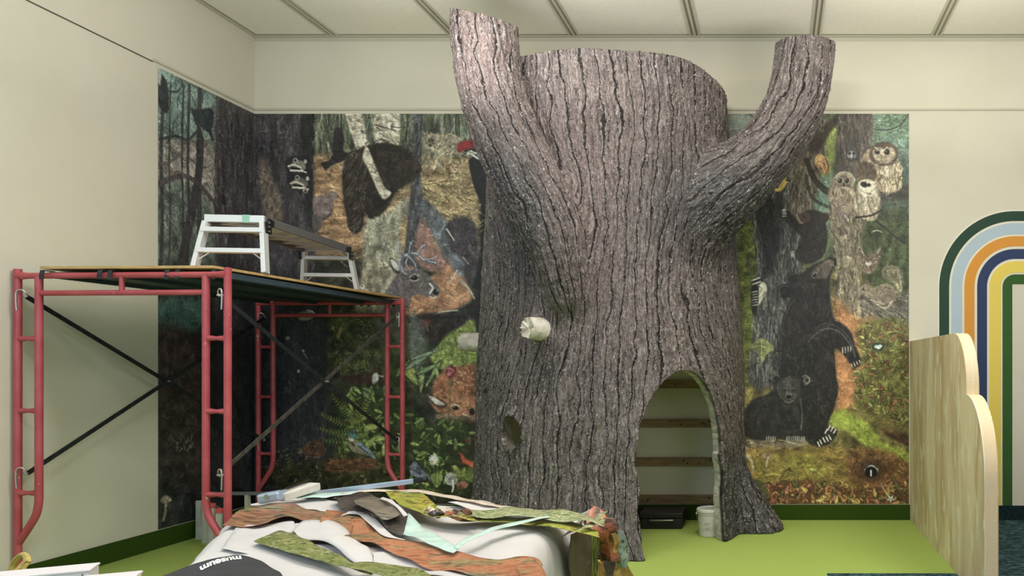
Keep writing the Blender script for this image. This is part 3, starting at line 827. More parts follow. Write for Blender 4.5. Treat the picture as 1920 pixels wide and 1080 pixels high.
# great dark trunk across the corner
fill(LW([(405,170),(479,205),(479,560),(405,560)])[:1]+[(505,205),(583,205),(586,330),(590,500),(600,640),(612,760),(610,900),(478,925)]+LW([(400,900),(406,700),(402,500),(404,300)]),(80,75,78),2,var=.14,vx=6,vy=30,smooth=False)
trk = LW([(406,190),(404,600),(402,930)])+[(600,930),(608,760),(596,600),(588,430),(582,214),(478,214)]
def shade_y(y): return 1
scat(trk,900,[(58,56,62),(98,92,92),(70,68,72),(46,46,52),(112,106,102)],30,2.4,UP,.12,.6)
scat(trk,90,[(138,130,120),(126,120,116)],22,1.6,UP,.15,.7)
fill(LW([(404,520)])+[(478,520),(592,520),(606,700),(608,925),(478,935)]+LW([(402,960)]),(42,48,58),16,.62,var=.15,vx=8,vy=28)
fill([(486,310),(500,300),(512,340),(526,372),(530,410),(505,420),(492,380)],(128,112,92),5,.8,var=.2,vx=5,vy=14)
fill([(565,214),(584,214),(588,420),(572,380)],(46,52,52),3,.8)
scat([(478,560),(600,560),(606,900),(478,900)],260,[(64,68,76),(30,34,42),(90,92,96),(50,56,66)],26,2,UP,.15,.6)
# raccoons peering from the trunk
fill([(536,300),(560,292),(582,300),(584,350),(570,362),(545,350),(538,325)],(52,50,52),3)
for (cx,cy) in ((560,311),(564,343)):
    fill([(cx-18,cy+2),(cx-8,cy-9),(cx+8,cy-8),(cx+14,cy+6),(cx+4,cy+12),(cx-12,cy+10)],(118,112,100),1.2,var=.2)
    line([(cx-19,cy+1),(cx-8,cy-2),(cx+4,cy+4)],3.2,(200,192,168)); line([(cx-15,cy+9),(cx+2,cy+9),(cx+14,cy+12)],3,(206,200,178))
    line([(cx-13,cy+4),(cx+2,cy+6)],3.5,(28,28,30)); dot(cx+8,cy+9,3.5,2.6,(206,180,166)); dot(cx+12,cy+8,1.8,1.4,(25,25,28))
    dot(cx-6,cy-10,4.5,4.5,(176,172,156)); dot(cx-6,cy-10,2.6,2.6,(50,48,48)); dot(cx+13,cy-8,3.2,4,(170,166,150))
dot(573,358,5,4,(150,146,132)); dot(573,359,2,2,(40,40,44))
# birches behind the porcupine
fill([(648,206),(676,206),(690,270),(706,300),(718,345),(734,362),(716,372),(700,346),(680,306),(662,262)],(190,184,160),1.5,var=.15,vx=5,vy=8)
scat([(650,214),(674,214),(712,330),(700,340)],26,[(70,66,58),(100,94,82)],12,2,.2,.3,.8)
fill([(704,206),(746,206),(750,262),(738,278),(706,272)],(184,178,154),2,var=.2,vx=8,vy=6); scat([(706,214),(744,214),(748,268),(708,268)],22,[(60,54,48),(120,108,92)],18,2.2,.15,.3,.8)
fill([(684,420),(700,405),(735,395),(760,370),(770,395),(748,430),(756,500),(742,640),(660,640),(676,520)],(150,148,126),4,var=.18,vx=9,vy=16)
scat([(680,440),(740,440),(745,600),(676,600)],50,[(96,96,78),(190,188,166),(74,74,60)],16,2,1.2,.8,.6)
# dark twisting tree
fill([(776,206),(792,206),(790,330),(794,400),(800,470),(778,520),(758,510),(764,420),(772,330)],(82,82,88),2,var=.2,vx=5,vy=22)
scat([(774,214),(792,214),(792,470),(765,480)],70,[(46,48,54),(130,136,140),(100,104,112)],26,2,UP,.12,.7)
fill([(792,372),(830,405),(860,450),(880,490),(850,512),(822,460),(796,420)],(96,108,122),3,.85,var=.2,vx=6,vy=10)
# raven in flight
fill([(628,242),(640,240),(646,262),(644,282),(657,290),(648,300),(632,306),(622,310),(612,318),(606,314),(603,306),(618,300),(625,284),(625,262)],(50,48,52),1,var=.08)
line([(620,308),(610,319)],3,(50,48,52)); line([(615,304),(603,308)],3,(50,48,52))
# porcupine
pq = [(650,292),(672,280),(690,273),(716,268),(742,272),(764,284),(782,302),(790,316),(782,332),(772,342),(760,348),(742,362),(728,388),(712,404),(694,410),(684,398),(680,425),(670,438),(656,432),(650,408),(644,370),(642,330)]
fill(pq,(58,50,44),2,var=.16,vx=6,vy=8)
def qa(x,y): return math.atan2(y-330,x-700)+ (1.2 if x<700 else .9)
scat(pq,520,[(34,28,26),(84,74,64),(48,42,38),(66,56,50)],15,1.4,lambda x,y: 1.9 if x<690 else (-.5 if y<310 else .6),.35,.8)
scat([(648,300),(680,285),(686,340),(676,420),(654,425)],130,[(140,132,118),(110,102,90)],11,1.0,2.0,.25,.8)
for k in range(60):
    t = rng.uniform(0,1); px_,py_ = cr(pq,1)[0] if 0 else (690+90*t, 272+26*t*t)
    line([(px_,py_+6),(px_+rng.uniform(2,9),py_-rng.uniform(4,10))],1.4,(46,40,36),.9,.5)
fill([(752,304),(776,300),(788,318),(778,336),(758,338),(748,322)],(66,56,48),2,var=.12); dot(766,316,1.8,1.8,(16,14,14)); dot(765.3,315.4,.6,.6,(200,196,190)); dot(783,322,3,3.4,(26,22,22))
fill([(700,372),(720,366),(734,352),(738,364),(722,384),(704,392)],(38,32,30),1.5)
fill([(688,275),(700,300),(712,330),(722,352),(734,362),(722,374),(712,366),(700,338),(690,316),(680,296)],(186,178,154),1.5,var=.15)   # birch bough in front
scat([(690,290),(700,300),(728,360),(718,368)],16,[(90,84,72)],8,1.8,.5,.4,.8)
# dove
fill([(588,372),(604,366),(618,364),(622,374),(626,384),(624,398),(612,408),(598,410),(588,398)],(128,112,108),1.5,var=.1)
fill([(612,366),(620,358),(630,360),(634,368),(626,376),(616,374)],(134,116,110),1.2,var=.08); line([(633,368),(641,374)],2.4,(60,54,52),1,1); dot(626,366,1.7,1.7,(220,214,206)); dot(626,366,1,1,(20,18,20))
line([(590,404),(606,412),(622,400)],4,(84,74,74),.8); fill([(586,404),(604,412),(598,432),(588,436)],(100,92,92),1.5); line([(604,412),(602,430)],1.6,(120,90,84))
# wolf, cub face and woodpecker
fill([(792,256),(800,246),(812,250),(824,252),(850,252),(866,262),(868,286),(858,296),(842,290),(828,296),(824,316),(818,316),(820,292),(808,286),(806,306),(798,318),(796,312),(802,284),(794,272)],(150,140,116),1.2,var=.18,vx=5,vy=5)
scat([(796,252),(862,256),(866,286),(810,290)],80,[(84,78,66),(196,186,160),(110,100,80)],8,1.2,.4,.7,.8)
dot(808,266,6,8,(110,104,92)); dot(805,263,1.2,1.2,(20,20,20)); dot(811,263,1.2,1.2,(20,20,20)); dot(807,273,2.2,2.6,(40,36,36)); line([(798,250),(802,244),(806,252)],2,(90,84,74))
line([(820,296),(814,318)],3,(186,176,150)); line([(846,292),(842,314)],3,(176,166,140))
dot(850,317,13,12,(120,100,72),0,.9,2); dot(852,316,8.5,8,(186,150,106)); scat(R(840,306,864,330),26,[(60,50,40),(220,206,176)],6,1.2,1.0,.8,.8); dot(849,314,1.3,1,(15,15,15)); dot(856,314,1.3,1,(15,15,15)); dot(853,321,3.4,2.6,(224,216,200)); dot(853,319,1.3,1,(70,40,36))
fill([(880,300),(900,296),(915,310),(915,400),(898,372),(886,340)],(38,40,46),1.5,var=.06)
fill([(858,272),(866,266),(884,263),(900,266),(900,280),(884,278),(870,282),(860,286)],(150,34,46),1,var=.1)
line([(872,284),(884,280),(900,284)],3,(28,28,32)); line([(870,290),(882,288),(894,296),(912,304)],3.6,(226,224,214)); line([(882,283),(896,288),(908,284)],2.4,(226,224,214)); line([(874,288),(864,294)],3,(40,40,44),1,1)
# mole coloured bear cub shapes near the trunk
fill([(836,425),(850,410),(872,408),(890,418),(896,450),(896,500),(880,545),(860,520),(850,480),(838,450)],(74,66,74),3,var=.16)
scat([(838,430),(890,420),(895,500),(860,510)],90,[(110,98,100),(50,44,52),(134,120,116)],9,1.4,.9,.9,.6)
# buck: body, neck, head, antlers
fill([(726,585),(736,560),(742,520),(752,505),(776,500),(800,520),(832,500),(846,480),(862,505),(880,540),(884,562),(860,578),(830,585),(780,592)],(178,128,92),4,var=.12,vx=14,vy=12)
fill([(790,410),(806,430),(818,460),(838,490),(826,510),(790,500),(776,470)],(160,116,104),4,.9,var=.12)
fill([(716,575),(724,548),(738,524),(750,512),(762,516),(770,540),(768,570),(760,586),(730,590)],(108,104,110),3,var=.12)
fill([(750,516),(766,506),(784,504),(798,512),(812,526),(824,540),(824,550),(812,556),(800,556),(786,552),(770,556),(754,560),(746,540)],(112,104,104),1.5,var=.12,vx=8,vy=6)
scat([(720,575),(745,520),(800,512),(820,545),(770,560)],170,[(84,80,84),(140,130,128),(100,94,96)],9,1.2,.6,.5,.6)
dot(777,521,6.5,4.2,(30,28,30),.15); line([(769,519),(777,514),(786,517)],1.8,(178,168,160)); line([(770,525),(778,527),(785,524)],1.6,(190,180,170)); dot(775,519.6,1.1,.9,(210,214,220))
dot(817,548,6.5,5,(38,40,46),.6); line([(806,532),(812,540),(806,550)],3.4,(206,206,204)); line([(806,556),(812,559),(818,557)],2.2,(214,210,204)); dot(820,546,1.6,1,(130,140,156),.5)
fill([(730,486),(736,484),(746,494),(752,506),(748,514),(738,508),(732,498)],(84,80,82),1); fill([(732,488),(738,487),(747,498),(748,508),(740,504),(735,497)],(212,212,198),1)
for pts,w in (([(760,512),(752,498),(754,484),(768,476),(784,478),(796,488),(818,494)],5.5),([(770,508),(762,494),(768,480)],4),([(782,508),(778,494),(764,480),(752,486),(750,504),(764,516)],4.5),([(768,476),(770,460),(776,452)],4),([(784,478),(792,464),(800,460)],4),([(754,484),(748,470),(750,456)],4),([(796,488),(812,486),(820,482)],3.5)):
    line(pts,w,(96,102,120),.95); line([(a-.8,b-1) for a,b in pts],w*.4,(186,192,204),.8)
line([(838,430),(850,448),(852,452)],3.2,(206,204,196),.9,1); line([(868,482),(878,494)],3,(176,152,146),.8)
fill([(846,474),(862,480),(872,500),(866,520),(852,508),(842,492)],(110,118,128),2,.9); line([(858,506),(850,520),(842,532)],2.4,(190,186,176),.9)
line([(864,526),(878,540),(890,560)],6,(176,166,146),.9,3)
line([(812,592),(824,586),(842,583),(858,582)],2.6,(190,186,172),.9); line([(780,596),(812,592)],2,(60,52,52),.8)
# left wall of small birds under the deck
dot(680,538,4.5,4.5,(226,222,210)); dot(679,537,1.4,1.4,(30,30,30)); line([(684,541),(692,548)],4,(190,182,160),.9)
fill([(556,590),(570,584),(586,586),(584,598),(566,601)],(190,182,160),1.5,.7); line([(576,582),(586,584),(592,592)],2,(220,220,214))
dot(540,634,4,3.6,(176,170,120),0,.8); dot(569,658,2.4,2.4,(170,180,196)); line([(569,660),(576,672)],3,(120,126,140),.8); dot(560,696,2.6,3.4,(180,186,196),0,.8)
# --- greens under and beyond the deck
fill([(612,590),(700,586),(790,640),(800,680),(760,760),(700,760),(640,700),(606,680)],(72,80,46),10,var=.25)
scat([(614,592),(700,590),(720,680),(680,720),(616,680)],240,[(110,122,56),(56,62,34),(140,146,70),(84,92,44),(44,48,34)],14,2.4,.5,1.0,.7)
line([(640,616),(634,632)],5,(186,150,60),.7); 
fill([(600,590),(618,600),(614,660),(610,760),(596,760),(598,640)],(44,48,56),4,.8)
fill([(640,706),(690,700),(706,690),(716,700),(712,722),(690,722),(650,718)],(78,44,42),3,.9,var=.15)
fill([(700,702),(708,700),(710,712),(704,724),(698,716)],(206,206,198),1.2); line([(708,704),(718,706)],2,(200,200,190))
fill([(700,590),(790,600),(800,600),(800,640),(760,660),(720,640)],(104,108,94),10,.7,var=.2)
fill([(782,592),(830,588),(880,592),(884,610),(850,630),(820,640),(790,625)],(62,50,48),4,.9,var=.25,vx=7,vy=7); dot(800,604,9,5,(120,62,58),.1,.8); line([(800,606),(803,622)],2.6,(140,110,70),.7)
fill([(820,650),(836,630),(860,615),(890,604),(892,700),(850,700),(824,690),(806,670)],(140,156,72),3,var=.18,vx=7,vy=7)
scat([(822,650),(890,612),(890,690),(820,686)],130,[(172,184,92),(104,120,56),(150,170,84),(84,100,60)],9,2,.9,1.0,.7)
fill([(768,590),(790,600),(800,650),(790,700),(766,700)],(128,140,140),8,.5)
# big lily leaves
for (a,b,c,d,col) in ((770,700,60,24,(150,168,84)),(790,712,58,14,(118,140,84)),(806,690,60,10,(110,134,92)),(812,702,62,9,(120,146,84)),(786,676,70,11,(122,146,120)),(800,664,66,8,(116,138,120)),(822,712,50,8,(136,156,90)),(756,690,46,12,(104,124,76))):
    leaf(a,b,c,d, rng.uniform(1.0,2.1) if b>695 else rng.uniform(-.9,-.3), col, (190,206,130))
# fawn
fill([(812,720),(826,700),(846,690),(870,686),(893,690),(896,780),(860,778),(830,770),(814,750)],(166,104,68),3,var=.16,vx=9,vy=9)
fill([(806,744),(830,742),(850,734),(870,738),(886,752),(893,768),(880,778),(852,782),(826,776),(812,764)],(176,118,82),2,var=.12)
scat([(814,720),(893,690),(893,770),(830,770)],150,[(140,84,54),(196,140,98),(120,74,50),(206,160,120)],9,1.4,.7,.6,.7)
fill([(800,740),(812,742),(836,754),(838,764),(822,764),(808,754)],(90,70,60),1.2); fill([(804,743),(814,745),(832,756),(830,760),(816,757)],(206,190,176),1)
dot(854,765,6,3.8,(26,22,22),.15); line([(846,762),(854,759),(862,763)],1.6,(216,190,160)); dot(852,763.6,1,.8,(210,210,210)); dot(885,772,5,6,(26,24,26)); line([(868,776),(882,782)],3,(210,190,170),.9)
fill([(820,776),(860,780),(893,784),(893,792),(850,792),(822,786)],(150,120,104),2,.9)
for k in range(22): dot(rng.uniform(850,893),rng.uniform(694,726),1.3,1,(226,206,180),0,.8)
line([(846,690),(843,760),(840,800)],2.6,(104,120,72),.9)
for k in range(60):
    t = rng.uniform(0,1); ww = 9*math.sin(math.pi*(.15+.8*t)); dot(846+rng.uniform(-ww,ww),684+24*t*1.0,1.8,1.8,(132,40,58) if rng.random()<.7 else (206,120,140),0,.95,.5)
# foliage field
fol = [(640,740),(700,720),(760,740),(800,790),(890,792),(893,900),(850,935),(760,935),(700,900),(640,860)]
fill(fol,(62,74,38),8,.9,var=.25)
leaves(fol,260,[(120,140,66),(96,118,54),(142,160,80),(80,100,48),(110,134,80)],19,8)
for (x,y) in ((700,800),(712,822),(694,830)): leaf(x,y,34,14,rng.uniform(-.9,.9),(156,172,80),(196,208,120))
leaf(722,842,34,16,1.9,(164,182,86),(206,216,130)); leaf(706,862,36,15,2.0,(150,170,76),(200,210,120))
# ferns
def fern(x0,y0,x1,y1,n,l,col):
    for i in range(n):
        t = i/n; x = x0+(x1-x0)*t; y = y0+(y1-y0)*t+8*math.sin(t*3); a = math.atan2(y1-y0,x1-x0); ll = l*(1-t)*1.0+3
        for sgn in (-1,1): line([(x,y),(x+math.cos(a+sgn*1.15)*ll,y+math.sin(a+sgn*1.15)*ll)],3.2,[c*rng.uniform(.75,1.15) for c in col],.9,1)
    line([(x0,y0),((x0+x1)/2,(y0+y1)/2+6),(x1,y1)],1.6,(70,84,40),.9)
for f in ((690,810,596,800,16,13),(680,800,600,772,15,12),(676,790,620,735,14,13),(690,820,600,822,14,12),(668,790,700,725,12,10),(660,900,640,830,10,9),(560,890,536,846,10,9)): fern(*f,(126,142,64))
fill([(620,860),(700,850),(730,870),(740,930),(600,935),(560,925),(520,915),(500,880)],(66,62,34),8,.8,var=.3)
scat([(500,850),(620,850),(720,870),(730,930),(520,930)],330,[(112,110,50),(60,56,34),(140,134,66),(40,40,30),(90,80,48),(150,142,110)],9,1.9,.5,1.2,.7)
fill([(612,862),(660,860),(702,862),(700,880),(650,886),(612,876)],(112,72,48),3,.85,var=.2,vx=14,vy=4); scat(R(614,862,700,882),40,[(150,100,60),(80,50,36)],22,2,.05,.15,.7)
# box turtle
fill([(566,848),(574,834),(590,824),(606,828),(612,846),(604,856),(584,856)],(104,72,60),1.5,.95,var=.15); scat([(568,846),(590,826),(610,832),(608,852)],30,[(150,96,60),(60,44,40),(140,110,84)],8,1.8,.8,1,.8); dot(563,846,5,5.5,(130,116,92)); dot(561,845,1,1,(20,20,20)); line([(574,856),(600,858)],2.4,(150,130,104),.8)
# blue jay
fill([(656,828),(664,822),(672,832),(680,840),(694,850),(690,854),(676,850),(664,848),(656,840)],(150,134,108),1.2,var=.1)
fill([(668,828),(682,832),(696,846),(704,858),(700,860),(690,852),(676,842)],(128,146,160),1,var=.2,vx=3,vy=3); line([(672,836),(690,850)],2,(50,60,76)); dot(659,822,5.5,6,(176,170,154)); fill([(652,814),(662,806),(668,816),(666,824),(658,818)],(70,120,126),1); line([(652,819),(645,822)],2,(50,50,54)); dot(658,820,1.1,1.1,(20,20,20)); line([(660,830),(664,836)],2.4,(40,50,60)); line([(668,850),(666,862)],1.6,(90,76,76)); line([(676,850),(676,862)],1.6,(90,76,76))
# daisy, butterfly, mushroom, salamander, berries
for k in range(12):
    a = k*math.pi/6; line([(813,862),(813+math.cos(a)*8,862+math.sin(a)*9)],2.6,(226,224,214),.95)
dot(810,866,3,3,(170,140,70)); line([(814,872),(816,896)],1.6,(90,104,56))
fill([(768,874),(776,864),(784,868),(792,880),(804,892),(806,900),(794,900),(780,894),(770,888)],(122,126,148),1,var=.15,vx=4,vy=4)
for k in range(8): line([(788,890),(770+k*4.4,868+abs(k-3)*3)],1,(60,62,80),.8)
line([(768,874),(776,864),(784,868),(792,880)],1.6,(30,30,40))
fill([(808,892),(818,886),(830,890),(828,904),(820,914),(812,906)],(132,152,74),1.2,var=.12); line([(820,888),(820,912)],1.2,(190,200,120))
dot(846,898,12.5,12,(176,176,166)); dot(848,899,8,8,(140,138,130)); scat(R(838,890,858,908),20,[(210,208,196),(110,108,102)],9,.9,lambda x,y: math.atan2(y-906,x-848),.1,.8); line([(849,902),(850,914),(848,922)],5,(206,204,190),.95,3)
fill([(856,906),(870,902),(878,908),(872,916),(860,916)],(176,110,88),1.5,.95,var=.15)
fill([(848,846),(866,840),(893,842),(893,872),(870,868),(854,862)],(66,68,44),3,.9); fill([(862,850),(868,852),(876,862),(893,868),(893,880),(878,872),(868,866)],(206,86,50),1.2); line([(872,862),(866,870)],2,(206,86,50)); line([(864,852),(861,848)],2,(206,86,50))
for k in range(16): dot(rng.choice((872,878,884))+rng.uniform(-6,6),rng.choice((792,824))+rng.uniform(-5,6),1.7,1.6,(130,34,36),0,.9)
fill([(850,880),(893,880),(893,900),(862,898)],(150,160,70),5,.6)
fill([(478,925),(900,925),(900,950),(478,950)],(58,50,40),5,.6,smooth=False)
# mushroom and flowers low on the left wall
fill(LW([(300,938),(306,930),(316,930),(322,938),(314,942),(306,944)]),(140,128,104),1.5,.9); line(LW([(312,942),(309,965),(306,975)]),5,(150,140,116),.8)
for k in range(10):
    a=rng.uniform(0,6.28); x,y=Lw(345+rng.uniform(-14,14),835+rng.uniform(-14,12)); line([(x,y),(x+math.cos(a)*8,y+math.sin(a)*8)],2.2,(150,150,142),.6)
# ============================================================ right hand piece
fill(R(1350,205,1710,520),(92,104,72),0,smooth=False,var=.2,vx=22,vy=26)
fill(R(1350,500,1710,950),(118,108,58),12,smooth=False,var=.25,vx=18,vy=14)
fill([(1635,205),(1710,205),(1710,330),(1668,300),(1632,260)],(112,142,128),8,.95,var=.12)
fill([(1510,330),(1560,320),(1566,420),(1530,410)],(112,146,128),8,.8)
scat([(1635,210),(1704,210),(1704,300),(1640,290)],90,[(96,124,84),(134,160,140),(74,100,70)],20,2.2,.3,.5,.6)
line([(1704,214),(1686,236),(1662,244),(1640,243)],3,(50,56,46),.95,1.5)
scat([(1600,210),(1704,210),(1704,256),(1610,250)],110,[(84,108,50),(110,134,70),(64,84,44)],17,1.4,.15,.4,.8)
fill([(1640,300),(1704,300),(1704,420),(1650,420)],(84,104,92),8,.8)
fill([(1520,250),(1570,230),(1564,300),(1552,330),(1520,320),(1515,280)],(142,158,76),6,.9,var=.15)
fill([(1356,205),(1420,205),(1440,235),(1380,270),(1356,260)],(122,136,124),4,.8); line([(1396,207),(1418,224)],5,(40,42,34),.9,1)
# back trees
fill([(1385,440),(1420,420),(1424,470),(1414,560),(1412,700),(1385,700)],(104,116,46),6,.95,var=.2)
scat([(1385,430),(1420,430),(1412,690),(1387,690)],120,[(134,146,62),(66,72,36),(88,98,44),(120,124,60)],12,2.4,.9,1.0,.7)
fill([(1404,350),(1440,330),(1500,350),(1505,420),(1500,560),(1496,700),(1470,720),(1404,720),(1412,620),(1420,500),(1412,420)],(84,84,82),3,var=.2,vx=6,vy=26)
trr = [(1408,350),(1500,350),(1500,560),(1486,700),(1408,710),(1420,520)]
scat(trr,520,[(40,40,42),(120,120,112),(64,64,64),(140,138,128),(96,98,92)],34,2.6,UP,.1,.75)
fill([(1418,360),(1450,350),(1470,380),(1462,470),(1440,520),(1424,450)],(44,44,46),6,.7)
fill([(1482,200),(1545,212),(1546,300),(1520,400),(1508,430),(1486,420),(1480,330)],(112,104,88),3,var=.2,vx=6,vy=24)
scat([(1484,250),(1545,230),(1540,300),(1510,420),(1488,420)],130,[(78,72,62),(146,136,116),(60,58,50)],26,2.4,1.7,.12,.7)
fill([(1514,270),(1540,240),(1580,208),(1600,206),(1560,245),(1530,290)],(66,58,50),3,.9,var=.2)
fill([(1578,205),(1632,205),(1634,270),(1626,300),(1610,330),(1570,340),(1568,280)],(92,84,76),2.5,var=.18,vx=5,vy=26)
scat([(1578,210),(1630,210),(1622,300),(1572,330)],110,[(60,56,54),(130,120,106),(76,70,64)],30,2.2,UP,.08,.7)
line([(1512,300),(1530,340),(1560,362),(1590,350)],9,(56,50,46),.9,16); line([(1512,330),(1522,370),(1556,390)],6,(60,66,56),.85)
# stump and roots
fill([(1556,392),(1624,395),(1622,420),(1618,470),(1612,520),(1630,560),(1660,590),(1704,605),(1704,615),(1650,612),(1610,600),(1590,585),(1574,580),(1562,560),(1570,500),(1562,440)],(128,118,94),3,var=.2,vx=7,vy=22)
scat([(1560,400),(1620,400),(1612,520),(1640,585),(1580,580),(1566,480)],260,[(84,76,62),(160,150,124),(104,98,80),(146,136,112)],28,2.3,1.5,.2,.7)
fill([(1620,550),(1704,540),(1704,610),(1660,600),(1630,580)],(104,100,90),4,.9,var=.2,vx=14,vy=5); scat([(1610,560),(1704,545),(1704,608),(1640,600)],110,[(150,146,132),(70,66,60),(120,116,104)],24,2.2,.4,.3,.7)
fill([(1624,420),(1704,400),(1704,540),(1660,545),(1622,520)],(74,88,54),5,.9,var=.22,vx=12,vy=12); scat([(1624,420),(1704,400),(1704,545),(1630,530)],110,[(100,116,66),(54,62,44),(84,100,56)],16,2,.7,.8,.6)
line([(1620,404),(1650,420),(1680,445),(1704,460)],4,(60,56,50),.9); line([(1634,436),(1644,432),(1654,436)],1.6,(180,178,164),.8); line([(1640,398),(1670,404),(1704,408)],4,(70,74,68),.8)
fill([(1600,354),(1704,345),(1704,372),(1640,376)],(70,66,60),4,.85,var=.2,vx=14,vy=4)
# parent owl
def owlbody(pts,col,n,pal): fill(pts,col,1.6,var=.12,vx=5,vy=6); scat(pts,n,pal,9,2.0,UP,.35,.8)
op = [(1610,325),(1614,300),(1628,282),(1650,276),(1676,284),(1686,306),(1690,330),(1688,355),(1664,362),(1640,352),(1612,336)]
owlbody(op,(150,132,106),150,[(106,90,70),(186,166,134),(128,110,84),(206,188,152)])
fill([(1608,320),(1616,304),(1634,306),(1644,318),(1640,336),(1626,342),(1610,336)],(104,86,70),2,.9,var=.15)
scat([(1646,312),(1686,312),(1688,352),(1655,354)],60,[(206,190,156),(110,92,70),(220,204,172)],16,2.2,UP+.1,.12,.8)
fill([(1632,282),(1644,268),(1662,266),(1678,274),(1684,290),(1676,306),(1658,312),(1640,306),(1630,294)],(92,76,62),1.5,var=.12)
fill([(1636,284),(1648,276),(1660,280),(1672,276),(1680,290),(1670,304),(1656,308),(1642,302)],(160,146,122),1.5,var=.14,vx=3,vy=3)
dot(1645,284,5,5.5,(34,28,26)); dot(1663,285,5,5.5,(34,28,26)); dot(1643.5,283,1,1,(190,186,180)); dot(1661.5,284,1,1,(190,186,180)); line([(1653,282),(1653,296)],3.4,(206,190,156),1,1.6); line([(1653,290),(1653,298)],2.4,(150,120,70)); line([(1640,276),(1652,284),(1664,276)],1.8,(216,206,184),.8)
scat([(1640,300),(1672,300),(1668,312),(1644,312)],26,[(206,192,166),(80,66,56)],7,1.5,.1,.2,.8)
# owlet pair
for (ox,oy,tone) in ((1582,366,(150,134,112)),(1630,378,(168,156,132))):
    bp_ = [(ox-34,oy),(ox-30,oy-20),(ox-18,oy-32),(ox+14,oy-30),(ox+24,oy-6),(ox+22,oy+20),(ox+8,oy+36),(ox-14,oy+32),(ox-28,oy+20)]
    bp_ = [(ox+(a-ox)*.86, b) for a,b in bp_]
    owlbody(bp_,tone,130,[tuple(c*.66 for c in tone),tuple(min(255,c*1.22) for c in tone),tuple(c*.82 for c in tone)])
dot(1583,339,20,18,(150,138,116)); dot(1583,342,14,13,(120,106,90)); line([(1565,336),(1574,325),(1592,325),(1603,338)],3,(180,170,146),.8)
for ex in (1575,1588): dot(ex,339,6.2,6.4,(168,154,132)); dot(ex,339,4.2,4.8,(30,26,26)); dot(ex-1.2,337.6,1,1,(200,200,196))
line([(1582,344),(1582,350)],2.6,(60,50,44)); line([(1574,352),(1590,352)],2,(176,160,136),.8)
dot(1626,352,19,16,(190,180,154),.2); dot(1626,350,13,11,(204,194,168),.2); dot(1620,346,7,5,(46,38,34),.4); dot(1629,347,3.5,3.2,(46,38,34)); line([(1614,356),(1622,362),(1634,364)],2,(140,124,102),.8)
fill([(1566,392),(1584,398),(1596,404),(1586,412),(1572,404)],(120,106,102),1.5,.9); line([(1584,404),(1590,412)],3,(170,160,150),.8)
line([(1604,408),(1634,404),(1652,394)],3.5,(44,40,38),.9)
# small owl in the far trunk, thrush, warbler
dot(1597,291,12,12,(70,70,70)); dot(1597,291,8.5,9,(120,122,120)); dot(1593,288,2.4,2.6,(26,26,26)); dot(1601,288,2.4,2.6,(26,26,26)); line([(1597,290),(1597,296)],1.6,(180,180,174)); line([(1588,298),(1606,298)],2.4,(50,50,50),.8)
fill([(1528,300),(1532,290),(1542,290),(1550,302),(1552,314),(1546,326),(1536,318),(1528,308)],(190,150,96),1.2,var=.12); line([(1548,298),(1553,312),(1549,326)],4,(140,84,56),.9); line([(1533,293),(1528,285)],2,(120,90,66)); line([(1536,292),(1533,284)],1.6,(120,90,66))
for k in range(16): dot(rng.uniform(1531,1546),rng.uniform(300,318),1.1,1.3,(110,62,48),0,.9)
fill([(1438,352),(1446,342),(1456,334),(1468,331),(1476,337),(1474,346),(1464,358),(1450,358)],(206,172,70),1.2,var=.08); fill([(1440,350),(1452,340),(1462,348),(1456,354)],(80,80,76),1); line([(1446,347),(1454,352)],1.8,(220,220,210)); line([(1452,342),(1461,348)],1.8,(220,220,210)); line([(1474,338),(1481,339)],2.6,(30,30,30)); dot(1470,336,1.1,1.1,(20,20,20)); line([(1454,358),(1448,370)],1.2,(170,160,140))
# climbing cub
fill([(1504,402),(1514,394),(1530,394),(1542,402),(1548,420),(1551,445),(1548,470),(1538,486),(1520,494),(1502,492),(1490,478),(1498,458),(1502,446),(1492,434),(1478,420),(1468,404),(1474,394),(1486,402),(1500,420)],(48,44,42),1.5,var=.14,vx=7,vy=7)
scat([(1504,402),(1540,402),(1548,460),(1525,488),(1500,470)],120,[(34,30,30),(66,60,56),(78,72,66)],9,1.3,UP,.4,.6)
fill([(1496,404),(1508,398),(1520,402),(1516,416),(1504,418)],(88,66,56),1.5,.9); line([(1494,404),(1500,416),(1504,418)],3,(150,130,110),.9); dot(1508,406,1.4,1.4,(16,14,14)); fill([(1536,402),(1552,400),(1553,412),(1542,420)],(58,46,42),1.2)
for k in range(4): line([(1474,393+k*4),(1467,394+k*4)],1.6,(200,200,190),.95); line([(1489,472+k*3),(1483,472+k*3.4)],1.5,(200,200,190),.95)
# driftwood
fill([(1396,828),(1430,822),(1470,830),(1510,814),(1516,826),(1490,840),(1440,845),(1398,842)],(134,122,98),2,var=.18,vx=12,vy=4); scat([(1396,828),(1510,820),(1490,840),(1398,842)],50,[(176,164,136),(80,72,58)],20,1.6,.05,.2,.8)
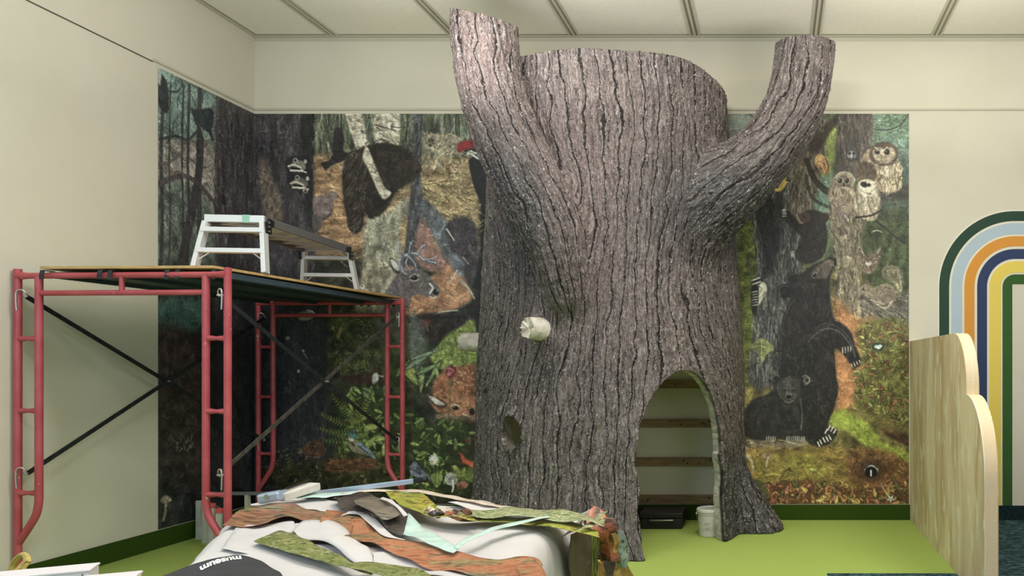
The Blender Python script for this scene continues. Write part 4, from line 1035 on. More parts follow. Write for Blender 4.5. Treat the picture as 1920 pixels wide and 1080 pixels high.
# forest floor
fill([(1564,560),(1610,600),(1640,600),(1620,700),(1600,760),(1560,780),(1566,700),(1575,655)],(186,124,72),8,.85,var=.12) 
fill([(1566,590),(1580,590),(1606,612),(1620,660),(1616,720),(1590,760),(1570,768),(1572,720),(1566,662),(1584,668),(1598,686),(1612,684),(1604,650),(1596,624),(1580,606)],(190,130,80),3,.9,var=.1)
fill([(1610,610),(1704,610),(1704,760),(1640,780),(1602,750),(1616,690)],(118,118,58),6,.9,var=.25)
leaves([(1612,620),(1704,612),(1704,790),(1640,780),(1604,740)],240,[(132,134,66),(106,112,54),(150,146,76),(140,104,60),(96,96,48),(120,76,48)],12,6)
scat([(1612,620),(1704,612),(1704,780),(1610,750)],220,[(160,152,80),(80,78,40),(130,90,52),(70,60,36)],8,1.5,.5,1.3,.7)
for k in range(26):
    a = rng.uniform(0,6.28); line([(1646+math.cos(a)*16,649+math.sin(a)*12),(1646+math.cos(a+.7)*16,649+math.sin(a+.7)*12)],1.8,(96,98,60),.9)
dot(1646,650,12,8.5,(70,74,56)); dot(1643,650,4,3,(150,196,190)); dot(1650,649,4,3,(170,206,196)); dot(1647,652,3.6,2.6,(200,220,214))
fill([(1556,780),(1580,766),(1606,780),(1630,796),(1660,830),(1704,850),(1704,872),(1650,852),(1614,830),(1584,806),(1560,800)],(152,168,56),4,.95,var=.12)
fill([(1662,800),(1704,812),(1704,834),(1680,826),(1656,812)],(84,52,42),3,.9,var=.2); fill([(1600,770),(1650,780),(1704,800),(1704,815),(1650,806)],(130,122,60),5,.6)
fill([(1396,846),(1500,842),(1560,836),(1600,850),(1640,870),(1704,872),(1704,950),(1396,950)],(146,120,54),6,.95,var=.2,vx=22,vy=8)
fill([(1412,860),(1520,850),(1556,880),(1520,905),(1430,900)],(150,140,54),8,.8,var=.14); fill([(1590,846),(1650,842),(1704,872),(1704,925),(1640,925),(1596,900)],(126,84,50),6,.9,var=.2)
scat([(1396,850),(1600,840),(1704,872),(1704,915),(1396,915)],340,[(170,150,66),(112,84,42),(150,96,50),(186,170,84),(96,70,40)],12,1.7,.1,.7,.6)
# mother bear reaching up
mb = [(1562,482),(1566,490),(1562,504),(1556,524),(1556,556),(1560,584),(1566,600),(1580,608),(1596,624),(1604,650),(1613,672),(1610,686),(1596,684),(1584,668),(1570,654),(1562,660),(1566,700),(1572,730),(1566,760),(1556,784),(1552,800),(1568,806),(1566,820),(1550,834),(1530,836),(1512,826),(1500,800),(1480,760),(1462,720),(1460,680),(1462,640),(1468,600),(1478,566),(1480,550),(1468,558),(1460,546),(1466,536),(1480,532),(1476,520),(1478,512),(1492,516),(1506,510),(1520,500),(1540,490)]
fill(mb,(50,47,46),1.8,var=.14,vx=10,vy=12)
scat(mb,800,[(36,34,34),(66,62,60),(56,52,50),(84,80,76)],12,1.4,lambda x,y: UP+.15*math.sin(y/40),.3,.5)
fill([(1536,496),(1560,484),(1565,492),(1562,506),(1552,520),(1542,524),(1530,520),(1524,508)],(98,88,78),2.5,.95,var=.1); line([(1556,484),(1566,488),(1566,496)],4,(30,28,28),.9); line([(1562,500),(1554,520)],2,(30,28,28),.9)
dot(1527,516,6,6.5,(120,108,98)); dot(1527,516,3.8,4.4,(28,22,22)); dot(1526,514,1,1,(200,200,196))
fill([(1470,540),(1480,536),(1488,544),(1484,556),(1472,556)],(36,34,34),1.5,.9); line([(1468,544),(1474,558)],1.6,(84,80,76),.7)
line([(1528,616),(1548,606),(1572,614),(1592,634),(1602,658)],2.4,(100,98,96),.55); line([(1556,628),(1562,654),(1566,700)],3,(26,24,26),.7); line([(1500,640),(1530,620),(1560,610)],8,(74,72,72),.35)
for k in range(4): line([(1580+k*5,652-k),(1580+k*5,662-k)],1.8,(200,196,184),.95); line([(1596+k*5,682-k*2),(1598+k*5,688-k*2.4)],1.8,(200,196,184),.9)
scat([(1490,680),(1560,670),(1568,760),(1520,780)],90,[(96,90,84),(40,38,38)],14,1.2,1.2,.3,.5)
for (x,y) in ((1556,799),(1562,801),(1567,805),(1551,805)): line([(x,y),(x-4,y+7)],2.2,(226,222,206))
for (x,y) in ((1540,828),(1546,824),(1552,822),(1557,819),(1536,832)): line([(x-3,y-3),(x+1,y+5)],2.2,(226,222,206))
# sitting cub
cb = [(1398,770),(1414,748),(1438,740),(1450,728),(1448,712),(1452,704),(1462,706),(1480,704),(1498,710),(1510,704),(1518,712),(1512,724),(1504,732),(1500,746),(1498,768),(1506,800),(1506,822),(1480,826),(1456,822),(1440,826),(1398,818)]
fill(cb,(56,53,52),2,var=.14,vx=8,vy=9)
scat(cb,260,[(38,36,36),(82,78,74),(66,62,60)],9,1.2,1.2,.5,.55)
fill([(1460,716),(1480,708),(1498,716),(1502,732),(1492,746),(1478,752),(1464,744),(1456,730)],(84,80,76),2.5,.9,var=.12)
dot(1512,713,6.5,6,(110,106,100)); dot(1513,713,3.8,3.6,(52,48,48)); dot(1455,710,6,5.5,(48,46,46))
for ex in (1471,1487): dot(ex,731,3,2.4,(24,22,22)); line([(ex-4,729),(ex+3,728)],1.4,(130,124,116),.8); dot(ex-.6,730.4,.7,.6,(210,210,206))
dot(1479,741,7,6,(104,98,92)); dot(1479,744,4.5,3.4,(22,20,20)); line([(1471,752),(1479,755),(1488,751)],1.6,(150,144,134),.7); line([(1500,748),(1504,776),(1502,806)],2.4,(120,116,110),.6)
for x0 in (1438,1476,1492):
    for k in range(5): line([(x0+k*4,818),(x0+k*4-1,826)],1.5,(190,184,168),.9)
# curled autumn leaves along the bottom edge
low = [(1430,912),(1520,900),(1620,918),(1704,900),(1704,950),(1425,950)]
fill(low,(112,72,44),4,.85,var=.3,vx=8,vy=6)
leaves(low,150,[(150,96,60),(166,120,64),(176,148,74),(120,66,46),(110,104,54),(168,112,82)],17,8)
for k in range(60):
    x = rng.uniform(1430,1700); y = rng.uniform(906,944); r_ = rng.uniform(3,8); a = rng.uniform(0,6.28)
    line([(x+math.cos(a+t)*r_*(1-t*.1),y+math.sin(a+t)*r_*.7) for t in (0,.8,1.6,2.4,3.2)],1.6,rng.choice([(214,170,90),(84,40,26),(206,130,76),(70,50,26)]),.9)
# burrow, bird's face, flower, mushrooms
dot(1632,882,26,22,(92,64,44),0,.9,5); scat(R(1600,860,1662,905),90,[(150,110,74),(70,44,34),(120,80,54)],6,1.8,.8,1.3,.7)
dot(1633,882,13,12,(190,186,176)); dot(1633,885,12,10.5,(26,30,32)); line([(1633,882),(1633,892)],2.6,(200,200,196)); line([(1621,878),(1633,870),(1645,877)],2.2,(40,40,40))
for k in range(5):
    a = k*1.2566+.3; leaf(1670+math.cos(a)*4,935+math.sin(a)*4,8,4,a,(232,228,214))
line([(1652,908),(1664,930)],2,(180,180,150),.8)
fill([(1428,856),(1434,850),(1442,850),(1448,857),(1440,860)],(176,150,112),1.2); line([(1439,860),(1437,874)],3.4,(186,166,130)); line([(1406,862),(1410,866),(1412,884)],4,(196,184,150),.9); dot(1404,856,5,5,(180,170,140),0,.8)
line([(1470,884),(1482,878)],4,(80,64,36),.6); scat(R(1466,876,1496,904),40,[(70,50,34),(130,110,50)],7,1.6,.8,1.2,.8); leaf(1524,880,18,8,.1,(176,180,76),(210,210,130))
fill([(1396,905),(1424,900),(1440,920),(1430,940),(1396,940)],(92,104,56),3,.8)
# ears and rim light on the bears
fill([(1479,532),(1474,522),(1478,513),(1488,512),(1497,518),(1496,528)],(40,37,37),1.2); line([(1479,530),(1476,521),(1482,514),(1491,515)],1.8,(96,92,90),.8)
fill([(1461,552),(1458,542),(1464,534),(1476,533),(1486,540),(1484,554),(1470,560)],(40,38,38),1.2); line([(1463,553),(1461,543),(1467,536),(1478,537)],1.8,(100,96,94),.8)
line([(1490,562),(1478,580),(1468,612),(1464,650),(1463,690)],1.6,(100,98,96),.5); line([(1564,515),(1558,540),(1560,580),(1568,602)],1.6,(104,100,96),.5)
for k in range(60):
    yq = rng.uniform(560,790); xq = rng.uniform(1474,1556); line([(xq,yq),(xq+rng.uniform(-3,3),yq+rng.uniform(8,16))],1.0,(112,108,104),.4,.4)
line([(1516,640),(1535,622),(1556,616),(1578,626),(1596,650),(1604,670)],2.0,(130,128,126),.6); line([(1562,668),(1568,700),(1572,735),(1562,770)],1.8,(110,106,100),.55)
line([(1505,706),(1511,704),(1518,710),(1516,718),(1508,722)],1.8,(150,146,140),.85); line([(1452,716),(1449,709),(1454,704),(1461,706)],1.6,(110,106,102),.8)
line([(1458,722),(1460,738),(1470,750)],1.4,(110,106,100),.6); line([(1452,742),(1436,752),(1420,768),(1410,790)],1.4,(90,88,84),.6)
line([(1506,398),(1520,394),(1534,395),(1550,402)],1.4,(110,104,98),.6); line([(1552,420),(1552,450),(1546,478),(1530,490)],1.6,(104,98,92),.6); line([(1474,408),(1486,424),(1500,442)],1.4,(100,96,92),.6)
# downy woodpecker on the trunk, moth-like leaf, rabbit
fill([(1409,540),(1418,534),(1424,548),(1420,570),(1414,590),(1409,578)],(40,38,38),1.2); fill([(1424,534),(1434,530),(1438,545),(1430,560),(1422,572)],(196,188,164),1.2); dot(1419,527,9,6.5,(44,40,40),-.2); line([(1410,526),(1424,521)],2.6,(220,216,204)); line([(1412,533),(1426,528)],2.4,(214,210,196)); line([(1428,523),(1438,520)],2,(60,58,56))
for k in range(6): line([(1411,548+k*5),(1420,546+k*5)],1.5,(210,206,190),.9)
line([(1415,588),(1416,600)],3,(40,38,38),1,1)
fill([(1406,650),(1418,640),(1428,634),(1440,640),(1452,656),(1438,664),(1430,680),(1422,664)],(134,140,80),1.5,.95,var=.14); line([(1428,636),(1428,684)],1.6,(176,180,120),.8); line([(1408,652),(1426,648),(1450,656)],1.4,(176,180,120),.8)
dot(1402,498,5,6,(96,80,56),.4,.9); line([(1404,492),(1402,484)],2,(96,80,56)); line([(1407,493),(1410,486)],2,(96,80,56))
# bobcat and squirrel
fill([(1610,480),(1612,462),(1622,476),(1640,474),(1652,462),(1648,490),(1640,506),(1624,514),(1612,500)],(120,104,86),1.5,var=.14,vx=4,vy=4); scat([(1612,474),(1650,474),(1640,506),(1615,505)],70,[(70,60,52),(170,156,134)],6,1.2,1.0,.9,.8)
dot(1621,484,2,1.6,(196,180,110)); dot(1636,484,2,1.6,(196,180,110)); dot(1621,484,.9,1.2,(20,20,20)); dot(1636,484,.9,1.2,(20,20,20)); dot(1628,494,5.5,4.4,(190,180,162)); dot(1628,491,2.2,1.5,(110,70,64)); line([(1614,466),(1618,476)],2,(180,170,156),.8); line([(1650,466),(1645,476)],2,(180,170,156),.8)
fill([(1656,520),(1654,506),(1664,497),(1680,498),(1692,510),(1694,526),(1688,556),(1680,552),(1678,534),(1670,528)],(128,124,96),2,var=.14,vx=4,vy=6)
fill([(1606,546),(1614,538),(1626,532),(1636,540),(1656,532),(1674,536),(1680,556),(1670,570),(1652,572),(1636,562),(1620,554)],(132,120,100),1.5,var=.12,vx=5,vy=5); line([(1632,562),(1646,566)],2,(190,180,156),.8); dot(1618,542,2.4,2.2,(22,20,20)); dot(1617.4,541.4,.7,.7,(220,220,220)); line([(1624,532),(1626,526),(1629,532)],2.4,(110,98,80)); line([(1638,566),(1660,578),(1672,566)],4,(176,166,142),.8); line([(1688,518),(1690,545)],3,(186,180,150),.6)
# overall brush grain
g = fbm2(XX/1.8,YY/2.4,901,2)-.5; g2 = fbm2(XX/9,YY/16,77,3)-.5
wx_ = XX+16*(fbm2(XX/34,YY/34,301,2)-.5)*2; wy_ = YY+16*(fbm2(XX/34,YY/34,302,2)-.5)*2
s1_ = fbm2(wx_/8.5,wy_/13,311,2)-.5; s2_ = fbm2(wx_/13,wy_/7.5,312,2)-.5
vert_ = ((XX<600)|((XX>1400)&(XX<1630)&(YY<600))).astype(float)
sw = s1_*vert_+s2_*(1-vert_)
ink = np.clip(1-np.abs(sw+.05)/.035,0,1); glow = np.clip(1-np.abs(sw-.07)/.035,0,1)
IMG = IMG*(1-.30*ink[...,None])*(1+.26*glow[...,None])+7*glow[...,None]
IMG = IMG*(1+.26*g[...,None]+.22*g2[...,None])
IMG = 255*(np.clip(IMG,0,255)/255)**1.26
lum = IMG.mean(-1,keepdims=True); IMG = np.clip(lum+(IMG-lum)*.62,0,255); IMG = np.clip(IMG*1.32,4,250)
def muralmat():
    m = newmat('printed_mural', (120,120,110), .42, spec=.4)
    at = nd(m,'ShaderNodeVertexColor'); at.layer_name = 'paint'
    tc = nd(m,'ShaderNodeTexCoord'); n = nd(m,'ShaderNodeTexNoise'); n.inputs['Scale'].default_value = 95; n.inputs['Detail'].default_value = 3
    lk(m, tc.outputs['Object'], n.inputs['Vector'])
    r = nd(m,'ShaderNodeMapRange'); r.inputs[1].default_value=.3; r.inputs[2].default_value=.7; r.inputs[3].default_value=.88; r.inputs[4].default_value=1.12; lk(m, n.outputs[0], r.inputs[0])
    v = nd(m,'ShaderNodeVectorMath', operation='SCALE'); lk(m, at.outputs[0], v.inputs[0]); lk(m, r.outputs[0], v.inputs['Scale']); lk(m, v.outputs[0], bsdf(m).inputs['Base Color'])
    return m
M_mural = muralmat()
def sample(cx, cy):
    x = np.clip(cx-CW0,0,CWW-1.001); y = np.clip(cy-CH0,0,CHH-1.001); x0=x.astype(int); y0=y.astype(int); fx=(x-x0)[...,None]; fy=(y-y0)[...,None]
    return (IMG[y0,x0]*(1-fx)+IMG[y0,x0+1]*fx)*(1-fy)+(IMG[y0+1,x0]*(1-fx)+IMG[y0+1,x0+1]*fx)*fy
def mural_sheet(cx0, cx1, step, name, label):
    """canvas columns cx0..cx1; left of the corner column the sheet turns onto the left wall"""
    us = np.arange(cx0, cx1+.01, step); corner = 477.1
    if cx0 < corner: us = np.sort(np.append(us[np.abs(us-corner)>step*.4], corner))
    vs = np.arange(213.5, 945.6, step); U,V_ = np.meshgrid(us,vs)
    off = .003
    X = np.where(U<corner, XL+off, np.maximum((U-CX)/184.5, XL+off)); Yv = np.where(U<corner, YW-off-(corner-U)/184.5, YW-off); Z = EYE+(CY-V_)/184.5
    nv,nu = U.shape; vert = np.stack((X,Yv,Z),-1).reshape(-1,3); i = np.arange(nv*nu).reshape(nv,nu)
    q = np.stack((i[:-1,:-1],i[1:,:-1],i[1:,1:],i[:-1,1:]),-1).reshape(-1,4)
    o = pyobj(name, vert, q, M_mural)
    c = lin(sample(U,V_).reshape(-1,3)*MURAL_GAIN); ca = o.data.color_attributes.new('paint','FLOAT_COLOR','POINT')
    ca.data.foreach_set('color', np.concatenate((c,np.ones((len(c),1))),1).astype(np.float32).ravel())
    tag(o, label, 'mural'); return o
MURAL_GAIN = 1.0
uL = Lw(296.5, 500)[0]
mural_sheet(uL, 925, 1.15, 'forest_mural', 'printed forest mural with porcupine, buck and fawn, wrapping the corner left of the tree')
mural_sheet(1358, 1704.5, 1.15, 'forest_mural', 'printed forest mural with owls and black bears, right of the tree')
# ------------------------------------------------------------------ inside the doorway
M_lumber = noisy('rough_lumber', (156,134,100), (120,98,70), 6, (1,8,14), rough=.8, detail=6)
knots = newmat('wood_knot', (78,54,36), .8)
random.seed(4)
for zc, where in ((.215,'lowest, just above the floor'),(.594,'second from the floor'),(.985,'third from the floor'),(1.38,'topmost, near the arch')):
    bm = bmesh.new(); box2(bm, (-2.55,YW-.042,zc-.043), (-.52,YW-.001,zc+.043), bev=.003)
    w = tag(obj('wooden_batten', bm, M_lumber), 'rough wooden batten on the wall inside the tree doorway, '+where, 'batten', 'battens behind the tree')
    for _ in range(5):
        bm = bmesh.new(); x = random.uniform(-1.5,-.6); bmesh.ops.create_circle(bm, cap_ends=True, radius=random.uniform(.006,.014), segments=12, matrix=Matrix.Translation((x,YW-.0428,zc+random.uniform(-.02,.02))) @ Matrix.Rotation(math.pi/2,4,'X')); obj('knot', bm, knots, w)
M_bucket = newmat('white_plastic', (206,202,192), .4)
M_lid = newmat('lid_plastic', (216,212,202), .35)
M_wire = newmat('wire', (170,168,160), .35, .9)
bk = P(1331,1003,202.5); bx_, by_ = bk.x, bk.y
b_ = thing('plastic_bucket', 'white plastic bucket with a lid standing inside the tree doorway', 'bucket', (bx_,by_,0))
bm = bmesh.new(); lathe(bm, [(.098,0),(.103,.004),(.112,.20),(.118,.203),(.118,.212),(.113,.215),(.115,.225)], (bx_,by_,0), 40); obj('body', bm, M_bucket, b_, True)
bm = bmesh.new(); lathe(bm, [(.121,.222),(.124,.225),(.124,.245),(.118,.252),(.108,.250),(.104,.244)], (bx_,by_,0), 40); obj('lid', bm, M_lid, b_, True)
bm = bmesh.new(); tube(bm, [(bx_-.119,by_-.01,.205)]+[(bx_-.119*math.cos(t),by_-.03-.10*math.sin(t),.205-.10*math.sin(t)) for t in np.linspace(0.1,math.pi-.1,16)]+[(bx_+.119,by_-.01,.205)], .0022, 8); obj('handle', bm, M_wire, b_, True)
bm = bmesh.new(); box(bm, (bx_-.121,by_-.01,.205),(.014,.02,.02),bev=.002); box(bm, (bx_+.121,by_-.01,.205),(.014,.02,.02),bev=.002); pieces('lug', bm, M_bucket, b_)
M_print = newmat('grey_print', (150,148,142), .5)
bm = bmesh.new()
for i,(z0,z1,a0,a1) in enumerate(((.12,.128,-2.0,-1.5),(.105,.109,-2.0,-1.6),(.075,.081,-1.9,-1.5),(.06,.063,-1.95,-1.55))):
    r_ = lambda z: .1035+(z/.2)*.0092
    vs = [[bm.verts.new((bx_+r_(z)*math.cos(a),by_+r_(z)*math.sin(a),z)) for a in np.linspace(a0,a1,8)] for z in (z0,z1)]
    for k in range(7): bm.faces.new((vs[0][k],vs[0][k+1],vs[1][k+1],vs[1][k]))
pieces('label_print', bm, M_print, b_)
M_blk = newmat('black_plastic', (24,24,24), .5)
c_ = thing('black_case', 'low black case lying on the carpet inside the tree doorway', 'case', (-1.1,7.5,0))
bm = bmesh.new(); box2(bm, (-1.30,7.36,0), (-.90,7.66,.10), bev=.012); obj('body', bm, M_blk, c_)
bm = bmesh.new(); box2(bm, (-1.31,7.35,.102), (-.89,7.67,.16), bev=.015); obj('lid', bm, M_blk, c_)
bm = bmesh.new(); tube(bm, spline([(-1.2,7.352,.09),(-1.19,7.33,.09),(-1.0,7.33,.09),(-.99,7.352,.09)],5), .008, 8); obj('handle', bm, M_wire, c_, True)

# ------------------------------------------------------------------ scaffold tower
def redmat():
    m = noisy('red_paint', (172,70,78), (188,88,94), 6, rough=.38, spec=.5, detail=4)
    tc = nd(m,'ShaderNodeTexCoord'); n = nd(m,'ShaderNodeTexNoise'); n.inputs['Scale'].default_value = 30; n.inputs['Detail'].default_value = 5
    lk(m, tc.outputs['Object'], n.inputs['Vector']); r = nd(m,'ShaderNodeValToRGB'); e=r.color_ramp.elements; e[0].position=.69; e[0].color=(0,0,0,1); e[1].position=.72; e[1].color=(1,1,1,1); lk(m, n.outputs[0], r.inputs[0])
    src = bsdf(m).inputs['Base Color'].links[0].from_socket
    mx = nd(m,'ShaderNodeMix', data_type='RGBA'); lk(m, r.outputs[0], mx.inputs[0]); lk(m, src, mx.inputs[6]); mx.inputs[7].default_value = srgb(196,160,150); lk(m, mx.outputs[2], bsdf(m).inputs['Base Color'])
    return m
M_red = redmat()
M_zinc = newmat('zinc', (190,186,186), .35, .8)
M_brace = noisy('brace_steel', (38,42,46), (58,62,66), 20, rough=.45, metal=.4)
M_brace2 = noisy('galvanised_brace', (88,86,82), (120,116,110), 20, rough=.4, metal=.5)
NLc, NRc = Vector((-5.262,5.33,0)), Vector((-3.748,5.25,0)); FLc, FRc = Vector((-5.19,7.70,0)), Vector((-3.706,7.62,0))
NLc.x = -5.262
sc = thing('scaffold_tower', 'red tubular steel scaffold tower with crossed braces in the left corner', 'scaffold', (-4.5,6.5,0))
def Z(v, z): return Vector((v.x,v.y,z))
def endframe(A, B):
    d = (B-A).normalized(); ia = A+d*.155; ib = B-d*.155; r=.0235
    bm = bmesh.new(); tube(bm, [Z(A,2.191),Z(A+d*.08,2.191),Z(B-d*.08,2.191),Z(B,2.191)], [.030,.021,.021,.030], 14); tube(bm, [Z(ia,2.07),Z(ib,2.07)], .019, 14)
    m_ = (A+B)/2; tube(bm, [Z(m_,2.075),Z(m_,2.185)], .017, 12)
    fr = obj('header_frame', bm, M_red, sc, True)
    for P0,I0 in ((A,ia),(B,ib)):
        bm = bmesh.new(); tube(bm, [Z(P0,.012),Z(P0,2.238)], r, 18)
        pst = obj('post', bm, M_red, fr, True)
        bm = bmesh.new(); tube(bm, [Z(I0,2.185),Z(I0,.66)]+[Vector(p) for p in spline([Z(I0,.64),Z(I0.lerp(P0,.12),.54),Z(I0.lerp(P0,.5),.44),Z(I0.lerp(P0,1.0),.33)],6)], r, 18)
        obj('inner_post', bm, M_red, fr, True)
        for z in (1.755,1.255,.685):
            bm = bmesh.new(); tube(bm, [Z(P0,z),Z(P0.lerp(I0,.2),z),Z(P0.lerp(I0,.5),z),Z(P0.lerp(I0,.8),z),Z(I0,z)], [.022,.020,.0135,.020,.022], 12); obj('rung', bm, M_red, fr, True)
        bm = bmesh.new(); box(bm, (P0.x,P0.y,.006), (.06,.06,.012) if P0.x < -5 else (.12,.12,.012)); obj('base_plate', bm, M_zinc, fr)
        ins = d if P0 is A else -d
        for z in (2.05,.82):
            bm = bmesh.new(); q = Z(P0,z); f = Vector((0,-1,0))
            tube(bm, [q-f*.02, q+ins*.055], .007, 8)
            tube(bm, spline([q+ins*.055+Vector((0,0,-.012)), q+ins*.065+Vector((0,-.005,.02)), q+ins*.045+Vector((0,-.02,.042)), q+ins*.022+Vector((0,-.03,.03)), q+ins*.018+Vector((0,-.032,-.02)), q+ins*.022+Vector((0,-.03,-.10))],6), .0055, 8)
            box(bm, q+ins*.06, (.03,.014,.014), bev=.003)
            pn = obj('locking_pin', bm, M_zinc, fr, True)
    return fr
endframe(NLc, NRc); endframe(FLc, FRc)
for (a,b,off,mats) in ((NLc,FLc,.055,(M_brace,M_brace)),(NRc,FRc,-.05,(M_brace,M_brace2))):
    for (z0,z1,o2,mt) in ((2.05,.82,.0,mats[0]),(.82,2.05,.012 if off>0 else -.012,mats[1])):
        pa = Vector((a.x+off+o2,a.y,z0)); pb = Vector((b.x+off+o2,b.y,z1)); bm = bmesh.new()
        bar(bm, pa, pb, .006, .032, up=(0,0,1))
        obj('cross_brace', bm, mt, sc)
    mid = (a+b)/2; bm = bmesh.new(); tube(bm, [Vector((mid.x+off-.02,mid.y,1.435)),Vector((mid.x+off+.03,mid.y,1.435))], .008, 10); obj('brace_pivot', bm, M_zinc, sc, True)

# planks hooked over the headers, plywood sheet on top
M_under = noisy('dark_plank', (52,66,78), (64,78,90), 12, rough=.55)
M_alu = newmat('aluminium', (196,198,198), .4, .75)
M_plyd = noisy('plywood_sheet', (206,172,118), (190,152,100), 12, (1,1,6), rough=.6)
ud = (FRc-NRc); ud.z=0; ud.normalize()
for i,(x0,x1,wh) in enumerate(((-5.055,-4.60,'nearest the left wall'),(-4.59,-4.14,'in the middle of the three'),(-4.13,-3.82,'along the right hand edge'))):
    t_ = thing('scaffold_plank', 'dark scaffold plank hooked over the red headers, '+wh, 'plank', ((x0+x1)/2,6.4,2.2), 'planks under the plywood sheet')
    y0 = 5.34; y1 = 7.60; dx = .02
    bm = bmesh.new()
    prism(bm, [(x0,y0,2.206),(x1,y0,2.206),(x1+dx,y1,2.206),(x0+dx,y1,2.206)], (0,0,.012)); obj('deck_board', bm, M_under, t_)
    for xa in (x0,x1-.03):
        bm = bmesh.new(); prism(bm, [(xa,y0,2.178),(xa+.03,y0,2.178),(xa+.03+dx,y1,2.178),(xa+dx,y1,2.178)], (0,0,.027)); obj('side_rail', bm, M_under, t_)
    for yy,yc in ((y0,5.29),(y1,7.66)):
        for xa in (x0+.03,x1-.03):
            sg = -1 if yy<6 else 1; ym = 5.29 if sg<0 else 7.655
            xx_ = xa+(dx if sg>0 else 0)
            hk = [(xx_,yy,2.19),(xx_,yy-sg*-.0,2.222),(xx_,ym+sg*.028,2.221),(xx_,ym+sg*.036,2.19),(xx_,ym+sg*.036,2.16)]
            bm = bmesh.new()
            for p0,p1 in zip(hk[1:-1],hk[2:]): bar(bm,p0,p1,.03,.005,up=(0,1,0) if abs(p0[2]-p1[2])>.01 else (0,0,1))
            obj('hook', bm, M_brace, t_)
bz = 2.236
bm = bmesh.new(); prism(bm, [(-5.08,5.30,bz),(-3.852,5.255,bz),(-3.735,7.69,bz),(-4.96,7.74,bz)], (0,0,.018))
tag(obj('plywood_sheet', bm, M_plyd), 'plywood sheet laid flat across the top of the red scaffold', 'board')

# ------------------------------------------------------------------ folding aluminium work platform on the sheet
M_alw = newmat('bright_aluminium', (226,228,228), .45, .35)
M_alg = newmat('grey_aluminium', (132,130,134), .5, .5)
M_tape = newmat('green_tape', (150,196,176), .6)
ptop = bz+.018
wp = thing('work_platform', 'aluminium folding work platform standing on the scaffold top', 'step platform', (-4.17,6.5,ptop))
nC = Vector((-4.085,5.80,0)); fC = Vector((-4.255,7.28,0)); ax = (fC-nC).normalized(); cx_ = Vector((ax.y,-ax.x,0))
HT = .445; WD = .205
def pt(t, w, h): return nC+ax*t+cx_*w+Vector((0,0,ptop+h))
Lp = (fC-nC).length
bm = bmesh.new()
for s_ in (-1,1): bar(bm, pt(0,s_*WD,HT-.03), pt(Lp,s_*WD,HT-.03), .022, .062)
pieces('side_rail', bm, M_alg, wp)
bm = bmesh.new(); bar(bm, pt(.0,0,HT-.002), pt(Lp,0,HT-.002), WD*2, .004)
nrib = 9
dk_ = obj('tread_deck', bm, M_alg, wp)
bm = bmesh.new()
nb_ = 6; st_ = (Lp-.12)/nb_
for k in range(nb_):
    for s_ in (-1,1):
        bar(bm, pt(.06+k*st_, 0, HT-.03), pt(.06+(k+.5)*st_, s_*(WD-.015), HT-.03), .030, .022)
        bar(bm, pt(.06+(k+.5)*st_, s_*(WD-.015), HT-.0302), pt(.06+(k+1)*st_, 0, HT-.0302), .030, .022)
obj('underside_lattice', bm, M_alw, wp)
bm = bmesh.new()
for k in range(nb_+1): bar(bm, pt(.06+k*st_,-WD+.01,HT-.02), pt(.06+k*st_,WD-.01,HT-.02), .03, .02)
pieces('cross_rib', bm, M_alg, wp)
for tt,sg in ((0,-1),(Lp,1)):
    bm = bmesh.new(); bar(bm, pt(tt,-WD-.005,HT-.022), pt(tt,WD+.005,HT-.022), .03, .055, bev=.006); obj('end_cap', bm, M_alw, wp)
    lf = None
    bm = bmesh.new()
    for s_ in (-1,1):
        bar(bm, pt(tt+sg*.0,s_*(WD-.005),HT-.05), pt(tt+sg*.07,s_*(WD+.045),0.006), .032, .064, up=ax, bev=.003)
    lf = pieces('leg', bm, M_alw, wp)[0]
    for h,q in ((HT-.11,.25),(HT-.27,.62)):
        bm = bmesh.new(); bar(bm, pt(tt+sg*.07*q,-WD-.045*q,h), pt(tt+sg*.07*q,WD+.045*q,h), .07, .034, bev=.003); obj('step', bm, M_alw, lf)
    bm = bmesh.new()
    for s_ in (-1,1):
        bar(bm, pt(tt+sg*.045,s_*(WD-.06),HT-.28), pt(tt+sg*.052,s_*(WD+.02),HT-.34), .012, .006)
    pieces('gusset', bm, M_alw, lf)
    for s_ in (-1,1):
        bm = bmesh.new(); bar(bm, pt(tt-sg*.02,s_*(WD+.018),HT-.04), pt(tt-sg*.02,s_*(WD+.02),HT-.13), .012, .085, up=ax, bev=.006)
        bar(bm, pt(tt-sg*.02,s_*(WD+.018),HT-.03), pt(tt-sg*.1,s_*(WD+.018),HT-.045), .014, .05, bev=.006)
        br_ = obj('hinge_bracket', bm, M_blk, wp)
        bm = bmesh.new()
        for h in (-.045,-.075,-.11): tube(bm, [pt(tt-sg*.02,s_*(WD+.022),HT+h),pt(tt-sg*.02,s_*(WD+.032),HT+h)], .006, 8)
        pieces('rivet', bm, M_zinc, br_)
bm = bmesh.new(); bar(bm, pt(-.017,.06,HT-.022), pt(-.017,.11,HT-.022), .004, .058); obj('tape', bm, M_tape, wp)

